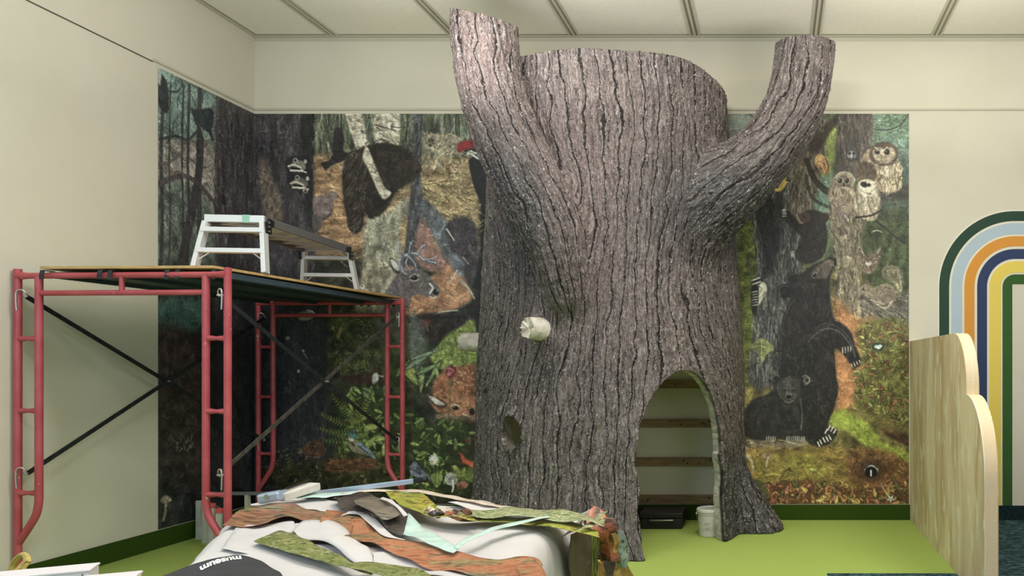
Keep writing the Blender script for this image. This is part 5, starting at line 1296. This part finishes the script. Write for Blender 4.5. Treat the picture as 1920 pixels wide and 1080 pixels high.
# ------------------------------------------------------------------ low slatted frame under the scaffold
M_gr = noisy('grey_slat', (176,176,166), (190,190,180), 8, rough=.6)
M_cap = newmat('red_cap', (206,84,78), .45)
M_bar = newmat('grey_bar', (120,126,126), .5, .3)
sf = thing('slatted_frame', 'low grey slatted frame with red slat caps on the floor under the scaffold', 'frame', (-4.75,6.7,0))
bm = bmesh.new(); bar(bm, (-5.22,7.02,.40), (-4.20,7.02,.40), .03, .028); obj('back_rail', bm, M_bar, sf)
for X in (-5.2,-4.83,-4.4):
    bm = bmesh.new(); bar(bm, (X,7.02,0), (X,7.02,.386), .03, .04, up=(0,1,0)); obj('slat', bm, M_gr, sf)
pq_ = [(373,207),(385,212),(397,218),(411,226),(441,236),(455,241)]
bm = bmesh.new(); bar(bm, (-5.19,6.99,.33), (-4.18,6.03,.33), .02, .03); obj('front_rail', bm, M_bar, sf)
for k,(px,s_) in enumerate(pq_):
    q = Vector(((px-CX)/s_, F/s_, 0))
    bm = bmesh.new(); box2(bm, (q.x-.021,q.y-.014,.028), (q.x+.021,q.y+.014,.345), bev=.003); sl_ = obj('slat', bm, M_gr, sf)
    if k>1:
        bm = bmesh.new(); box2(bm, (q.x-.025,q.y-.017,.345), (q.x+.025,q.y+.017,.385), bev=.004); box2(bm, (q.x-.025,q.y-.017,0), (q.x+.025,q.y+.017,.03), bev=.004); pieces('cap', bm, M_cap, sl_)
    else:
        bm = bmesh.new(); box2(bm, (q.x-.021,q.y-.014,0), (q.x+.021,q.y+.014,.028)); obj('foot', bm, M_gr, sl_)
# ------------------------------------------------------------------ foreground work table piled with mural offcuts
TZ = .76
M_leg = newmat('table_frame', (120,116,110), .5)
tb = thing('work_table', 'long folding work table hidden under white paper and mural offcuts', 'table', (-1.9,3.5,0))
bm = bmesh.new(); prism(bm, [(-2.95,4.55,TZ-.075),(-1.06,4.20,TZ-.075),(-1.06,2.75,TZ-.075),(-2.25,2.75,TZ-.075),(-2.85,4.0,TZ-.075)], (0,0,.035)); obj('tabletop', bm, M_leg, tb)
for (x,y) in ((-2.85,4.42),(-1.12,4.12),(-1.12,2.85),(-2.2,2.85)):
    bm = bmesh.new(); tube(bm, [(x,y,0),(x,y,TZ-.07)], .016, 12); obj('leg', bm, M_leg, tb, True)
M_paper = noisy('backing_paper', (202,197,197), (210,206,204), 3, rough=.6, bump=.15, bscale=40, bdist=.003, spec=.3)
Ledge = np.array([(-3.12,4.80),(-3.03,4.35),(-2.86,3.95),(-2.62,3.5),(-2.42,3.1),(-2.30,2.6)])
Redge = np.array([(-.995,4.26),(-.995,3.95),(-.995,3.6),(-.995,3.2),(-.995,2.9),(-.995,2.6)])
def sheet_h(x, y):
    h = TZ+.020*(vnoise2(x*2.6+3,y*2.2,31)-.5)+.018*np.sin(x*4.1+y*3.3)*np.clip((4.5-y),0,1)
    h += .045*np.exp(-((x+2.1)**2/.10+(y-3.75)**2/.03))*1.0
    h += .035*np.exp(-((x+1.75)**2/.12+(y-3.25)**2/.02))
    h += .010*np.abs((fbm2(x*5+y*3,y*4-x,55,3)-.5)*2)
    return h
nu,nv = 150,110
U = np.linspace(0,1,nu); V_ = np.linspace(0,1,nv); UU,VV = np.meshgrid(U,V_)
k_ = np.linspace(0,1,6)
lx = np.interp(VV,k_,Ledge[:,0]); ly = np.interp(VV,k_,Ledge[:,1]); rx = np.interp(VV,k_,Redge[:,0]); ry = np.interp(VV,k_,Redge[:,1])
ue = np.interp(U,[0,.06,.92,1],[0,.04,.93,1])[None,:]
SX = lx+(rx-lx)*UU; SY = ly+(ry-ly)*UU; SZ = sheet_h(SX,SY)
# rolled over shoulders
SR = np.clip((UU-.88)/.12,0,1); SX = np.where(SR>0, rx-(rx-lx)*.12*(1-np.sin(SR*math.pi/2)), SX)
drop = .42*SR**3.2; SZ = SZ-drop-.015*SR
SL = np.clip((.06-UU)/.06,0,1); SZ = SZ-.055*SL**1.6-.04*SL*vnoise2(SX*5,SY*7,8)
SB = np.clip((.05-VV)/.05,0,1); SZ = SZ-.05*SB**2
vert = np.stack((SX,SY,SZ),-1).reshape(-1,3); ii = np.arange(nu*nv).reshape(nv,nu); q = np.stack((ii[:-1,:-1],ii[1:,:-1],ii[1:,1:],ii[:-1,1:]),-1).reshape(-1,4)
cov = pyobj('backing_paper_sheet', vert, q, M_paper, None, True); so = cov.modifiers.new('thick','SOLIDIFY'); so.thickness = .004; so.offset = -1
tag(cov, 'big white paper sheet draped over the work table', 'paper')

def printmat(name, cols, scale=(6,6,6), rot=0, rough=.35, dist=1.0, nscale=4.5, alt=None):
    m = newmat(name, cols[0], rough, spec=.5)
    tc = nd(m,'ShaderNodeTexCoord'); mp = nd(m,'ShaderNodeMapping'); mp.inputs['Scale'].default_value = scale; mp.inputs['Rotation'].default_value = (0,0,rot)
    lk(m, tc.outputs['Object'], mp.inputs[0]); n = nd(m,'ShaderNodeTexNoise'); n.inputs['Scale'].default_value = nscale; n.inputs['Detail'].default_value = 5; n.inputs['Distortion'].default_value = dist
    lk(m, mp.outputs[0], n.inputs['Vector']); r = nd(m,'ShaderNodeValToRGB'); e = r.color_ramp.elements; k = len(cols)
    e[0].position = .32; e[0].color = srgb(*cols[0]); e[1].position = .68; e[1].color = srgb(*cols[-1])
    for i in range(1,k-1): x = e.new(.32+.36*i/(k-1)); x.color = srgb(*cols[i])
    lk(m, n.outputs[0], r.inputs[0]); col_out = r.outputs[0]
    if alt:
        r2 = nd(m,'ShaderNodeValToRGB'); r2.color_ramp.elements[0].position = .38; r2.color_ramp.elements[0].color = srgb(*alt[0]); r2.color_ramp.elements[1].position = .62; r2.color_ramp.elements[1].color = srgb(*alt[1]); lk(m, n.outputs[0], r2.inputs[0])
        bn = nd(m,'ShaderNodeTexNoise'); bn.inputs['Scale'].default_value = 4.5; bn.inputs['Detail'].default_value = 3; bn.inputs['Distortion'].default_value = 1.5; lk(m, tc.outputs['Object'], bn.inputs['Vector'])
        mr = nd(m,'ShaderNodeMapRange'); mr.inputs[1].default_value = .5; mr.inputs[2].default_value = .58; lk(m, bn.outputs[0], mr.inputs[0])
        mz = nd(m,'ShaderNodeMix', data_type='RGBA'); lk(m, mr.outputs[0], mz.inputs[0]); lk(m, r.outputs[0], mz.inputs[6]); lk(m, r2.outputs[0], mz.inputs[7]); col_out = mz.outputs[2]
    # white reverse of the printed vinyl
    g = nd(m,'ShaderNodeNewGeometry'); mx = nd(m,'ShaderNodeMix', data_type='RGBA'); lk(m, col_out, mx.inputs[6]); mx.inputs[7].default_value = srgb(212,208,206)
    lk(m, g.outputs['Backfacing'], mx.inputs[0]); lk(m, mx.outputs[2], bsdf(m).inputs['Base Color']); return m
M_or = printmat('print_autumn_brown', [(84,64,56),(134,96,76),(176,124,92),(150,122,96)], (3,9,4), .5, alt=((70,58,52),(160,156,104)))
M_or2 = printmat('print_orange', [(130,82,58),(176,112,78),(190,132,98),(140,110,84)], (4,8,4), .2, alt=((96,84,66),(170,150,104)))
M_gn = printmat('print_moss', [(58,68,42),(100,112,62),(150,154,92),(96,98,60)], (8,14,4), .8, alt=((84,96,60),(186,182,130)))
M_dk = printmat('print_dark_bark', [(38,34,34),(66,60,58),(96,86,78),(54,48,46)], (5,14,14), .3)
M_aq = printmat('print_pale_aqua', [(184,214,206),(206,228,220),(170,200,188)], (2,3,2), .3)
M_yg = printmat('print_yellow_green', [(96,108,40),(150,158,58),(180,180,84),(124,132,60)], (7,5,5), .4, alt=((70,78,40),(190,170,80)))
M_lf = printmat('print_leafy', [(44,56,36),(110,128,72),(206,204,164),(90,104,60)], (7,20,9), .3)
M_pk = printmat('print_pale_pink', [(206,186,170),(228,214,196),(160,130,104)], (5,12,5), .2)
M_ru = printmat('print_rust', [(84,52,42),(150,88,60),(184,112,76),(96,60,48)], (5,5,9), .3, alt=((60,42,38),(120,76,58)))
M_tn = printmat('print_tan', [(150,112,56),(196,160,92),(214,186,120)], (6,6,6), .2)
M_bg = printmat('print_green_stripe', [(30,38,28),(84,98,50),(150,158,92),(52,62,38)], (26,4,1), .1)
M_te = printmat('print_teal', [(70,90,84),(120,146,130),(160,176,160),(60,70,60)], (6,6,6), .2)
def resample(pts, n):
    p = cr(pts, 8, False) if len(pts)>2 else np.array(pts,float)
    d = np.r_[0,np.cumsum(np.sqrt((np.diff(p,axis=0)**2).sum(1)))]; t = np.linspace(0,d[-1],n)
    return np.stack([np.interp(t,d,p[:,k]) for k in range(p.shape[1])],1)
def patch(name, top, bot, z, m, label, cat, group=None, wave=.008, seed=1, hang=None, n=48, rows=8, thick=.0012, parent=None, lift=0):
    """ribbon of paper lying on the pile between two outlines; z is its height on the pile"""
    A = resample(top,n); B = resample(bot,n); vs = np.empty((rows,n,3))
    for r_ in range(rows):
        t = r_/(rows-1)
        for k in range(n):
            px,py = A[k,:2]*(1-t)+B[k,:2]*t
            if hang is None: vs[r_,k] = OnZ(px,py,z)
            else: vs[r_,k] = P(px,py,hang+(0 if A.shape[1]<3 else (A[k,2]*(1-t)+B[k,2]*t)))
    x = vs[...,0]; y = vs[...,1]
    if hang is None:
        d = sheet_h(x,y)-TZ; vs[...,2] += np.maximum(d,-.01)*.6+wave*(vnoise2(x*9+seed,y*7,seed)-.5)*2+wave*.5*np.sin(x*23+y*14+seed)
        tt = np.linspace(0,1,rows)[:,None]; vs[...,2] += lift*np.sin(math.pi*tt)*np.ones((1,n))
    else:
        z_ = vs[...,2]; vs[...,1] += wave*(vnoise2(x*14+seed,z_*9,seed)-.5)*2+wave*.7*np.sin(x*46+z_*11+seed); vs[...,0] += wave*.5*np.sin(z_*30+seed)
    i = np.arange(rows*n).reshape(rows,n); q = np.stack((i[:-1,:-1],i[1:,:-1],i[1:,1:],i[:-1,1:]),-1).reshape(-1,4)
    o = pyobj(name, vs.reshape(-1,3), q, m, parent, True)
    if thick:
        mm = o.modifiers.new('thick','SOLIDIFY'); mm.thickness = thick; mm.offset = 0
    if label: tag(o, label, cat, group)
    return o
G = 'mural offcuts on the work table'
# white flaps of the reverse side
patch('paper_flap',[(415,1040),(440,1000),(470,985),(520,975),(548,978)],[(440,1048),(470,1047),(500,1042),(530,1030),(556,1012)],.775,M_paper,'white paper flap curling over the left end of the table','paper',G,.01,3)
patch('paper_flap',[(545,1002),(575,984),(620,990),(660,1005),(700,1040)],[(560,1012),(600,1028),(640,1045),(680,1056),(700,1056)],.795,M_paper,'white paper flap between the brown and green strips','paper',G,.012,5,lift=.01)
patch('paper_flap',[(640,975),(662,951),(700,975),(730,998),(760,1012)],[(640,976),(662,968),(696,990),(724,1007),(757,1013)],.81,M_paper,'white folded paper ridge behind the brown strip','paper',G,.006,7)
patch('paper_flap',[(700,1044),(742,1040),(790,1052),(850,1062),(905,1066)],[(700,1058),(745,1060),(800,1078),(850,1086),(905,1084)],.785,M_paper,'white paper flap in front of the orange strip','paper',G,.012,9)
patch('paper_flap',[(470,944),(520,938),(580,936),(640,942),(690,958)],[(470,950),(520,950),(580,956),(640,966),(690,974)],.775,M_paper,'white paper strip at the far left of the pile','paper',G,.008,13)
# printed offcuts
patch('mural_offcut',[(417,990),(440,972),(466,951),(505,946),(560,950),(612,957),(650,962),(672,972)],[(418,991),(445,992),(475,992),(500,990),(522,978),(560,978),(610,992),(655,1012)],.79,M_or,'brown printed strip curling over the left end of the table','mural offcut',G,.01,17)
patch('mural_offcut',[(612,957),(650,962),(690,984),(725,1005),(760,1010),(810,1020),(860,1033),(930,1043),(1000,1048),(1018,1060)],[(600,990),(640,1008),(690,1024),(735,1039),(770,1048),(800,1060),(850,1070),(905,1076),(960,1078),(1000,1084)],.80,M_or2,'long orange and brown printed strip crossing the middle of the pile','mural offcut',G,.010,19,n=90,rows=12)
patch('mural_offcut',[(1000,1048),(1012,1054),(1020,1066),(1026,1084)],[(965,1060),(970,1068),(975,1078),(972,1090)],.83,M_or2,'orange strip end folded down at the front','mural offcut',G,.006,21,n=20)
patch('mural_offcut',[(476,1021),(505,1008),(528,1002),(556,1012),(590,1030),(625,1042),(660,1056),(700,1078)],[(478,1023),(505,1034),(540,1044),(570,1051),(600,1056),(630,1063),(660,1070),(694,1082)],.80,M_gn,'pointed moss green printed strip at the front left','mural offcut',G,.008,23)
patch('mural_offcut',[(640,1064),(668,1056),(700,1052),(735,1056),(765,1062),(800,1074),(825,1090)],[(650,1067),(675,1070),(700,1074),(730,1078),(755,1084),(775,1090),(795,1100)],.81,M_gn,'second moss green strip at the front centre','mural offcut',G,.008,29)
patch('mural_offcut',[(625,934),(650,926),(685,926),(715,932),(742,948),(766,966)],[(640,950),(665,958),(690,972),(715,986),(740,998),(756,1000)],.815,M_dk,'dark bark print folded in the middle of the pile','mural offcut',G,.016,31,lift=.01)
patch('mural_offcut',[(662,935),(690,930),(718,934),(738,948),(757,965)],[(664,940),(672,956),(688,962),(708,972),(724,976),(757,966)],.85,printmat('print_grey_bark',[(70,62,56),(110,100,90),(150,138,124),(64,58,54)],(4,16,4),.6),'grey bark print with pale streaks lying on the dark one','mural offcut',G,.008,33,n=36)
patch('paper_edge',[(718,930),(735,940),(750,955),(766,966)],[(712,932),(728,944),(745,958),(757,968)],.862,M_paper,'thin white folded edge along the grey bark print','paper',G,.003,35,n=24,rows=4)
patch('mural_offcut',[(766,966),(790,984),(820,1002),(850,1022),(862,1026)],[(756,1000),(772,1008),(795,1016),(825,1026),(850,1034)],.82,M_aq,'pale aqua sky print at the centre of the pile','mural offcut',G,.006,37)
patch('mural_offcut',[(545,934),(575,927),(610,925),(640,923),(690,918)],[(560,936),(585,934),(610,933),(625,930),(670,926)],.80,M_aq,'narrow pale aqua print along the far edge','mural offcut',G,.004,39,n=30,rows=5)
patch('mural_offcut',[(722,926),(760,923),(790,923),(808,940),(830,955),(870,960)],[(742,944),(762,958),(790,966),(820,971),(850,974),(900,980)],.825,M_yg,'yellow green leaf print behind the bark prints','mural offcut',G,.012,41)
patch('mural_offcut',[(860,970),(920,968),(970,972),(1030,975),(1085,985),(1122,1000)],[(860,978),(905,981),(950,984),(1000,988),(1060,998),(1124,1014)],.80,M_yg,'yellow green strip along the right rim of the white sheet','mural offcut',G,.006,43)
patch('mural_offcut',[(862,961),(920,957),(980,955),(1040,959),(1090,964),(1135,972)],[(862,968),(920,972),(980,974),(1040,978),(1080,984),(1132,990)],.825,M_lf,'leafy green print along the far right edge of the table','mural offcut',G,.014,47,n=60)
patch('mural_offcut',[(640,924),(690,918),(740,918),(790,919),(850,930),(920,944),(1000,956)],[(640,928),(690,922),(740,922),(790,924),(850,936),(920,950),(1000,960)],.80,M_pk,'thin pale pink strip along the far edge','mural offcut',G,.004,49,rows=5)
patch('mural_offcut',[(850,1024),(880,1006),(920,992),(970,980),(1030,974)],[(858,1028),(886,1011),(924,998),(972,986),(1030,977)],.822,M_aq,'narrow aqua ribbon crossing the white sheet on the right','mural offcut',G,.003,51,rows=5)
patch('paper_flap',[(880,935),(930,946),(990,955),(1060,958)],[(840,944),(900,958),(960,962),(1040,963)],.79,M_paper,'white paper strip behind the crumpled scraps','paper',G,.006,53)
patch('mural_offcut',[(1105,985),(1118,980),(1124,966),(1140,958)],[(1078,1002),(1090,998),(1100,994),(1112,992)],.82,M_lf,'small leafy scrap at the right end of the table','mural offcut',G,.006,57,n=16)
# crumpled scraps
random.seed(77)
for k,(px,py,m_,lab) in enumerate(((806,958,M_pk,'cream crumpled scrap furthest left'),(818,962,M_dk,'dark crumpled scrap'),(832,960,M_pk,'cream crumpled scrap beside a dark one'),(848,964,M_ru,'rust crumpled scrap'),(860,966,M_or,'brown crumpled scrap'),(874,963,M_ru,'rust crumpled scrap furthest right'))):
    bm = bmesh.new(); c = OnZ(px,py,.84); bmesh.ops.create_icosphere(bm, subdivisions=2, radius=.03)
    for v in bm.verts: v.co = Vector((v.co.x*random.uniform(.5,1.5),v.co.y*random.uniform(.4,1.3),v.co.z*random.uniform(.1,1.1)))+c
    tag(obj('crumpled_scrap', bm, m_), lab+' on the yellow green print' if k!=1 else 'dark crumpled scrap between two cream ones on the pile', 'scrap', 'crumpled scraps on the pile')
# pieces hanging over the right end
def hangp(name, L_, R_, m, label, s, wave=.012, seed=1, n=40, rows=14): return patch(name, L_, R_, 0, m, label, 'mural offcut', G, wave, seed, hang=s, n=n, rows=rows)
hangp('mural_offcut',[(1069,1003,46),(1067,1030,46),(1068,1060,46),(1068,1100,46)],[(1104,985,2),(1110,1010,2),(1108,1050,2),(1108,1100,2)],M_dk,'dark bark print hanging down the right end of the table',352,.006,61)
hangp('mural_offcut',[(1106,990,4),(1107,1020,4),(1105,1060,4),(1104,1100,4)],[(1122,1002,-3),(1124,1030,-3),(1120,1060,-3),(1116,1100,-3)],M_bg,'green striped print hanging beside the dark bark print',349,.012,63)
hangp('mural_offcut',[(1098,962,0),(1102,985,4),(1118,1002,4),(1124,1035,0),(1128,1054,0)],[(1110,949,-4),(1128,955,-4),(1146,982,0),(1154,1020,0),(1150,1056,-2)],M_ru,'large curled rust orange print over the right end of the table',347,.016,65)
hangp('mural_offcut',[(1128,972,4),(1136,1000,4),(1140,1030,2),(1142,1056,2)],[(1150,970,0),(1158,996,2),(1156,1030,0),(1162,1052,0)],M_ru,'second rust orange print hanging behind the first',350,.014,67)
hangp('mural_offcut',[(1150,992,0),(1158,1020,0),(1156,1040,0),(1154,1062,0)],[(1164,996,0),(1176,1012,0),(1180,1036,0),(1172,1066,0)],M_te,'teal grey print hanging furthest right off the table end',346,.014,69)
hangp('mural_offcut',[(1146,1002,2),(1150,1018,2),(1148,1030,2),(1147,1036,2)],[(1154,1000,2),(1160,1012,2),(1158,1026,2),(1154,1040,2)],M_tn,'small tan print scrap between the rust and teal ones',356,.008,71,n=20)
hangp('mural_offcut',[(1118,1054,-4),(1116,1070,-4),(1114,1085,-4),(1112,1105,-4)],[(1176,1056,-4),(1186,1070,-4),(1192,1085,-4),(1200,1105,-4)],M_tn,'wide tan print hanging lowest at the right end',345,.016,73)
hangp('mural_offcut',[(1130,1052,2),(1132,1064,2),(1136,1080,2),(1138,1100,2)],[(1156,1052,2),(1152,1064,2),(1148,1080,2),(1148,1100,2)],M_dk,'narrow dark print hanging in front of the tan one',350,.008,75)
hangp('mural_offcut',[(1074,962,0),(1084,964,0),(1096,960,0),(1104,954,0)],[(1082,970,0),(1090,974,0),(1098,968,0),(1104,960,0)],M_aq,'small aqua scrap pinched by the rust print',340,.006,79,n=16,rows=6)

# ------------------------------------------------------------------ tools at the far edge of the table
M_sil = newmat('pale_blue_metal', (188,204,222), .3, .5)
M_wht = noisy('worn_white', (206,200,192), (222,216,208), 20, rough=.6)
tl = thing('sanding_block_tool', 'pale block tool with a shiny metal end cap at the far left of the table', 'tool', tuple(OnZ(545,935,.79)))
a0 = OnZ(503,941,.80); a1 = OnZ(590,927,.80)
bm = bmesh.new(); bar(bm, a0+Vector((.06,0,.025)), a1+Vector((0,0,.05)), .085, .045, bev=.008); obj('body', bm, M_wht, tl)
bm = bmesh.new(); bar(bm, a0+Vector((.07,.0,.062)), a1+Vector((-.03,.0,.084)), .012, .012, bev=.002); obj('groove_strip', bm, M_blk, tl)
bm = bmesh.new(); bar(bm, a0+Vector((-.03,-.01,.022)), a0+Vector((.09,-.0,.042)), .10, .055, bev=.014); obj('end_cap', bm, M_sil, tl)
bm = bmesh.new(); tube(bm, [a0+Vector((.03,-.065,.04)),a0+Vector((.03,-.03,.045))], .012, 12); obj('knob', bm, M_zinc, tl)
pl_ = thing('extension_pole', 'pale blue metal pole with a black end laid across the far edge of the pile', 'pole', tuple(OnZ(690,915,.85)))
q0, q1 = P(592,925,306), P(776,902,300); dd_ = (q1-q0).normalized()
bm = bmesh.new(); bar(bm, q0, q1, .022, .030, bev=.004); obj('shaft', bm, M_sil, pl_)
bm = bmesh.new(); bar(bm, q1, q1+dd_*.045, .026, .034, bev=.004); obj('collar', bm, M_blk, pl_)
bm = bmesh.new(); tube(bm, [q1+dd_*.045,q1+dd_*.06,q1+dd_*.08,q1+dd_*.085], [.012,.02,.02,.01], 12); obj('end_knob', bm, M_blk, pl_)

# ------------------------------------------------------------------ shirt, boxes and strap at the bottom left
M_shirt = noisy('black_cloth', (44,44,48), (54,54,58), 14, rough=.85, bump=.3, bscale=120, bdist=.002)
sh = patch('black_shirt',[(300,1084),(340,1070),(385,1058),(425,1051),(452,1051),(490,1062),(525,1082)],[(290,1130),(340,1130),(390,1130),(430,1130),(470,1130),(510,1130),(550,1130)],.80,M_shirt,'black shirt with white lettering lying on the front of the table','shirt',None,.004,81,thick=.006,lift=.012)
fc_ = bpy.data.curves.new('lettering','FONT'); fc_.body = 'museum'; fc_.size = 1; fc_.resolution_u = 4; fc_.offset = .04
fo_ = bpy.data.objects.new('lettering_source', fc_); C.objects.link(fo_); dg = bpy.context.evaluated_depsgraph_get(); tm = bpy.data.meshes.new_from_object(fo_.evaluated_get(dg)); bpy.data.objects.remove(fo_)
tv = np.array([v.co[:] for v in tm.vertices]); wx = tv[:,0].max(); tv[:,0] /= wx; tv[:,1] /= .72
for v,(tx,ty,_) in zip(tm.vertices, tv):
    # the word lies upside down, its first letter nearest the collar
    px = 452-tx*78+ty*3; py = 1054+tx*20-5*math.sin(tx*math.pi)+ty*(10+2*tx)
    w_ = OnZ(px,py,.80); v.co = w_
M_let = newmat('white_lettering', (230,230,228), .6)
sv = sh.data; spts = np.array([v.co[:] for v in sv.vertices])
for v in tm.vertices:
    d = (spts[:,0]-v.co.x)**2+(spts[:,1]-v.co.y)**2; i3 = np.argsort(d)[:4]; w3 = 1/(d[i3]+1e-6); v.co.z = (spts[i3,2]*w3).sum()/w3.sum()+.0055
tm.materials.clear(); tm.materials.append(M_let); lo = bpy.data.objects.new('lettering', tm); C.objects.link(lo); lo.parent = sh; lo['label'] = 'white lettering'
M_box = newmat('white_laminate', (232,224,226), .45)
def carton(name, c, d, rz, label):
    t = thing(name, label, 'box', (c[0],c[1],0)); M = Matrix.Rotation(rz,3,'Z')
    bm = bmesh.new(); box(bm, (c[0],c[1],c[2]/2), (d[0],d[1],c[2]), M, .006); obj('body', bm, M_box, t)
    bm = bmesh.new(); box(bm, (c[0],c[1],c[2]+.004), (d[0]+.006,d[1]+.006,.008), M, .002); obj('lid', bm, M_box, t)
    e = M @ Vector((d[0]/2-.02,-d[1]/2-.001,0)); bm = bmesh.new(); box(bm, (c[0]+e.x,c[1]+e.y,c[2]/2), (.004,.004,c[2]-.01), M); obj('seam', bm, M_dark, t)
qa_ = OnZ(186,1056,.79); qb_ = OnZ(-20,1075,.79)
mid = (qa_+qb_)/2; ang = math.atan2(qa_.y-qb_.y, qa_.x-qb_.x)
nrm_ = Vector((math.sin(ang),-math.cos(ang),0))
carton('white_carton', (mid.x+nrm_.x*.06,mid.y+nrm_.y*.06,.785), ((qa_-qb_).length,.12), ang, 'tall white carton at the bottom left corner, furthest left of the two')
qa_ = OnZ(279,1062,.78); qb_ = OnZ(190,1075,.78); mid=(qa_+qb_)/2
carton('white_carton', (mid.x+.02,mid.y-.10,.772), (.17,.12), ang*.9, 'second tall white carton, beside the table corner')
M_strap = noisy('yellow_strap', (206,184,104), (176,150,78), 60, (1,1,6), rough=.7)
sp = []
for t in np.linspace(0,1,26):
    a = t*math.pi*2*.9+.4; sp.append((36+15*math.cos(a)*.9+8*math.sin(a), 1062-24*math.sin(a), 470+8*math.cos(a)))
bm = bmesh.new()
for off in (0,3.2,-3): tube(bm, [P(px+off,py+abs(off)*.6,s) for px,py,s in sp], .0065, 8)
tube(bm, spline([P(52,1046,466),P(40,1060,470),P(24,1078,474),P(10,1100,478)],5), .008, 8); tube(bm, spline([P(56,1052,466),P(44,1066,470),P(30,1084,474),P(20,1102,478)],5), .007, 8)
tag(obj('rope_loop', bm, M_strap, None, True), 'loop of yellow rope lying on the white carton at the bottom left', 'rope')
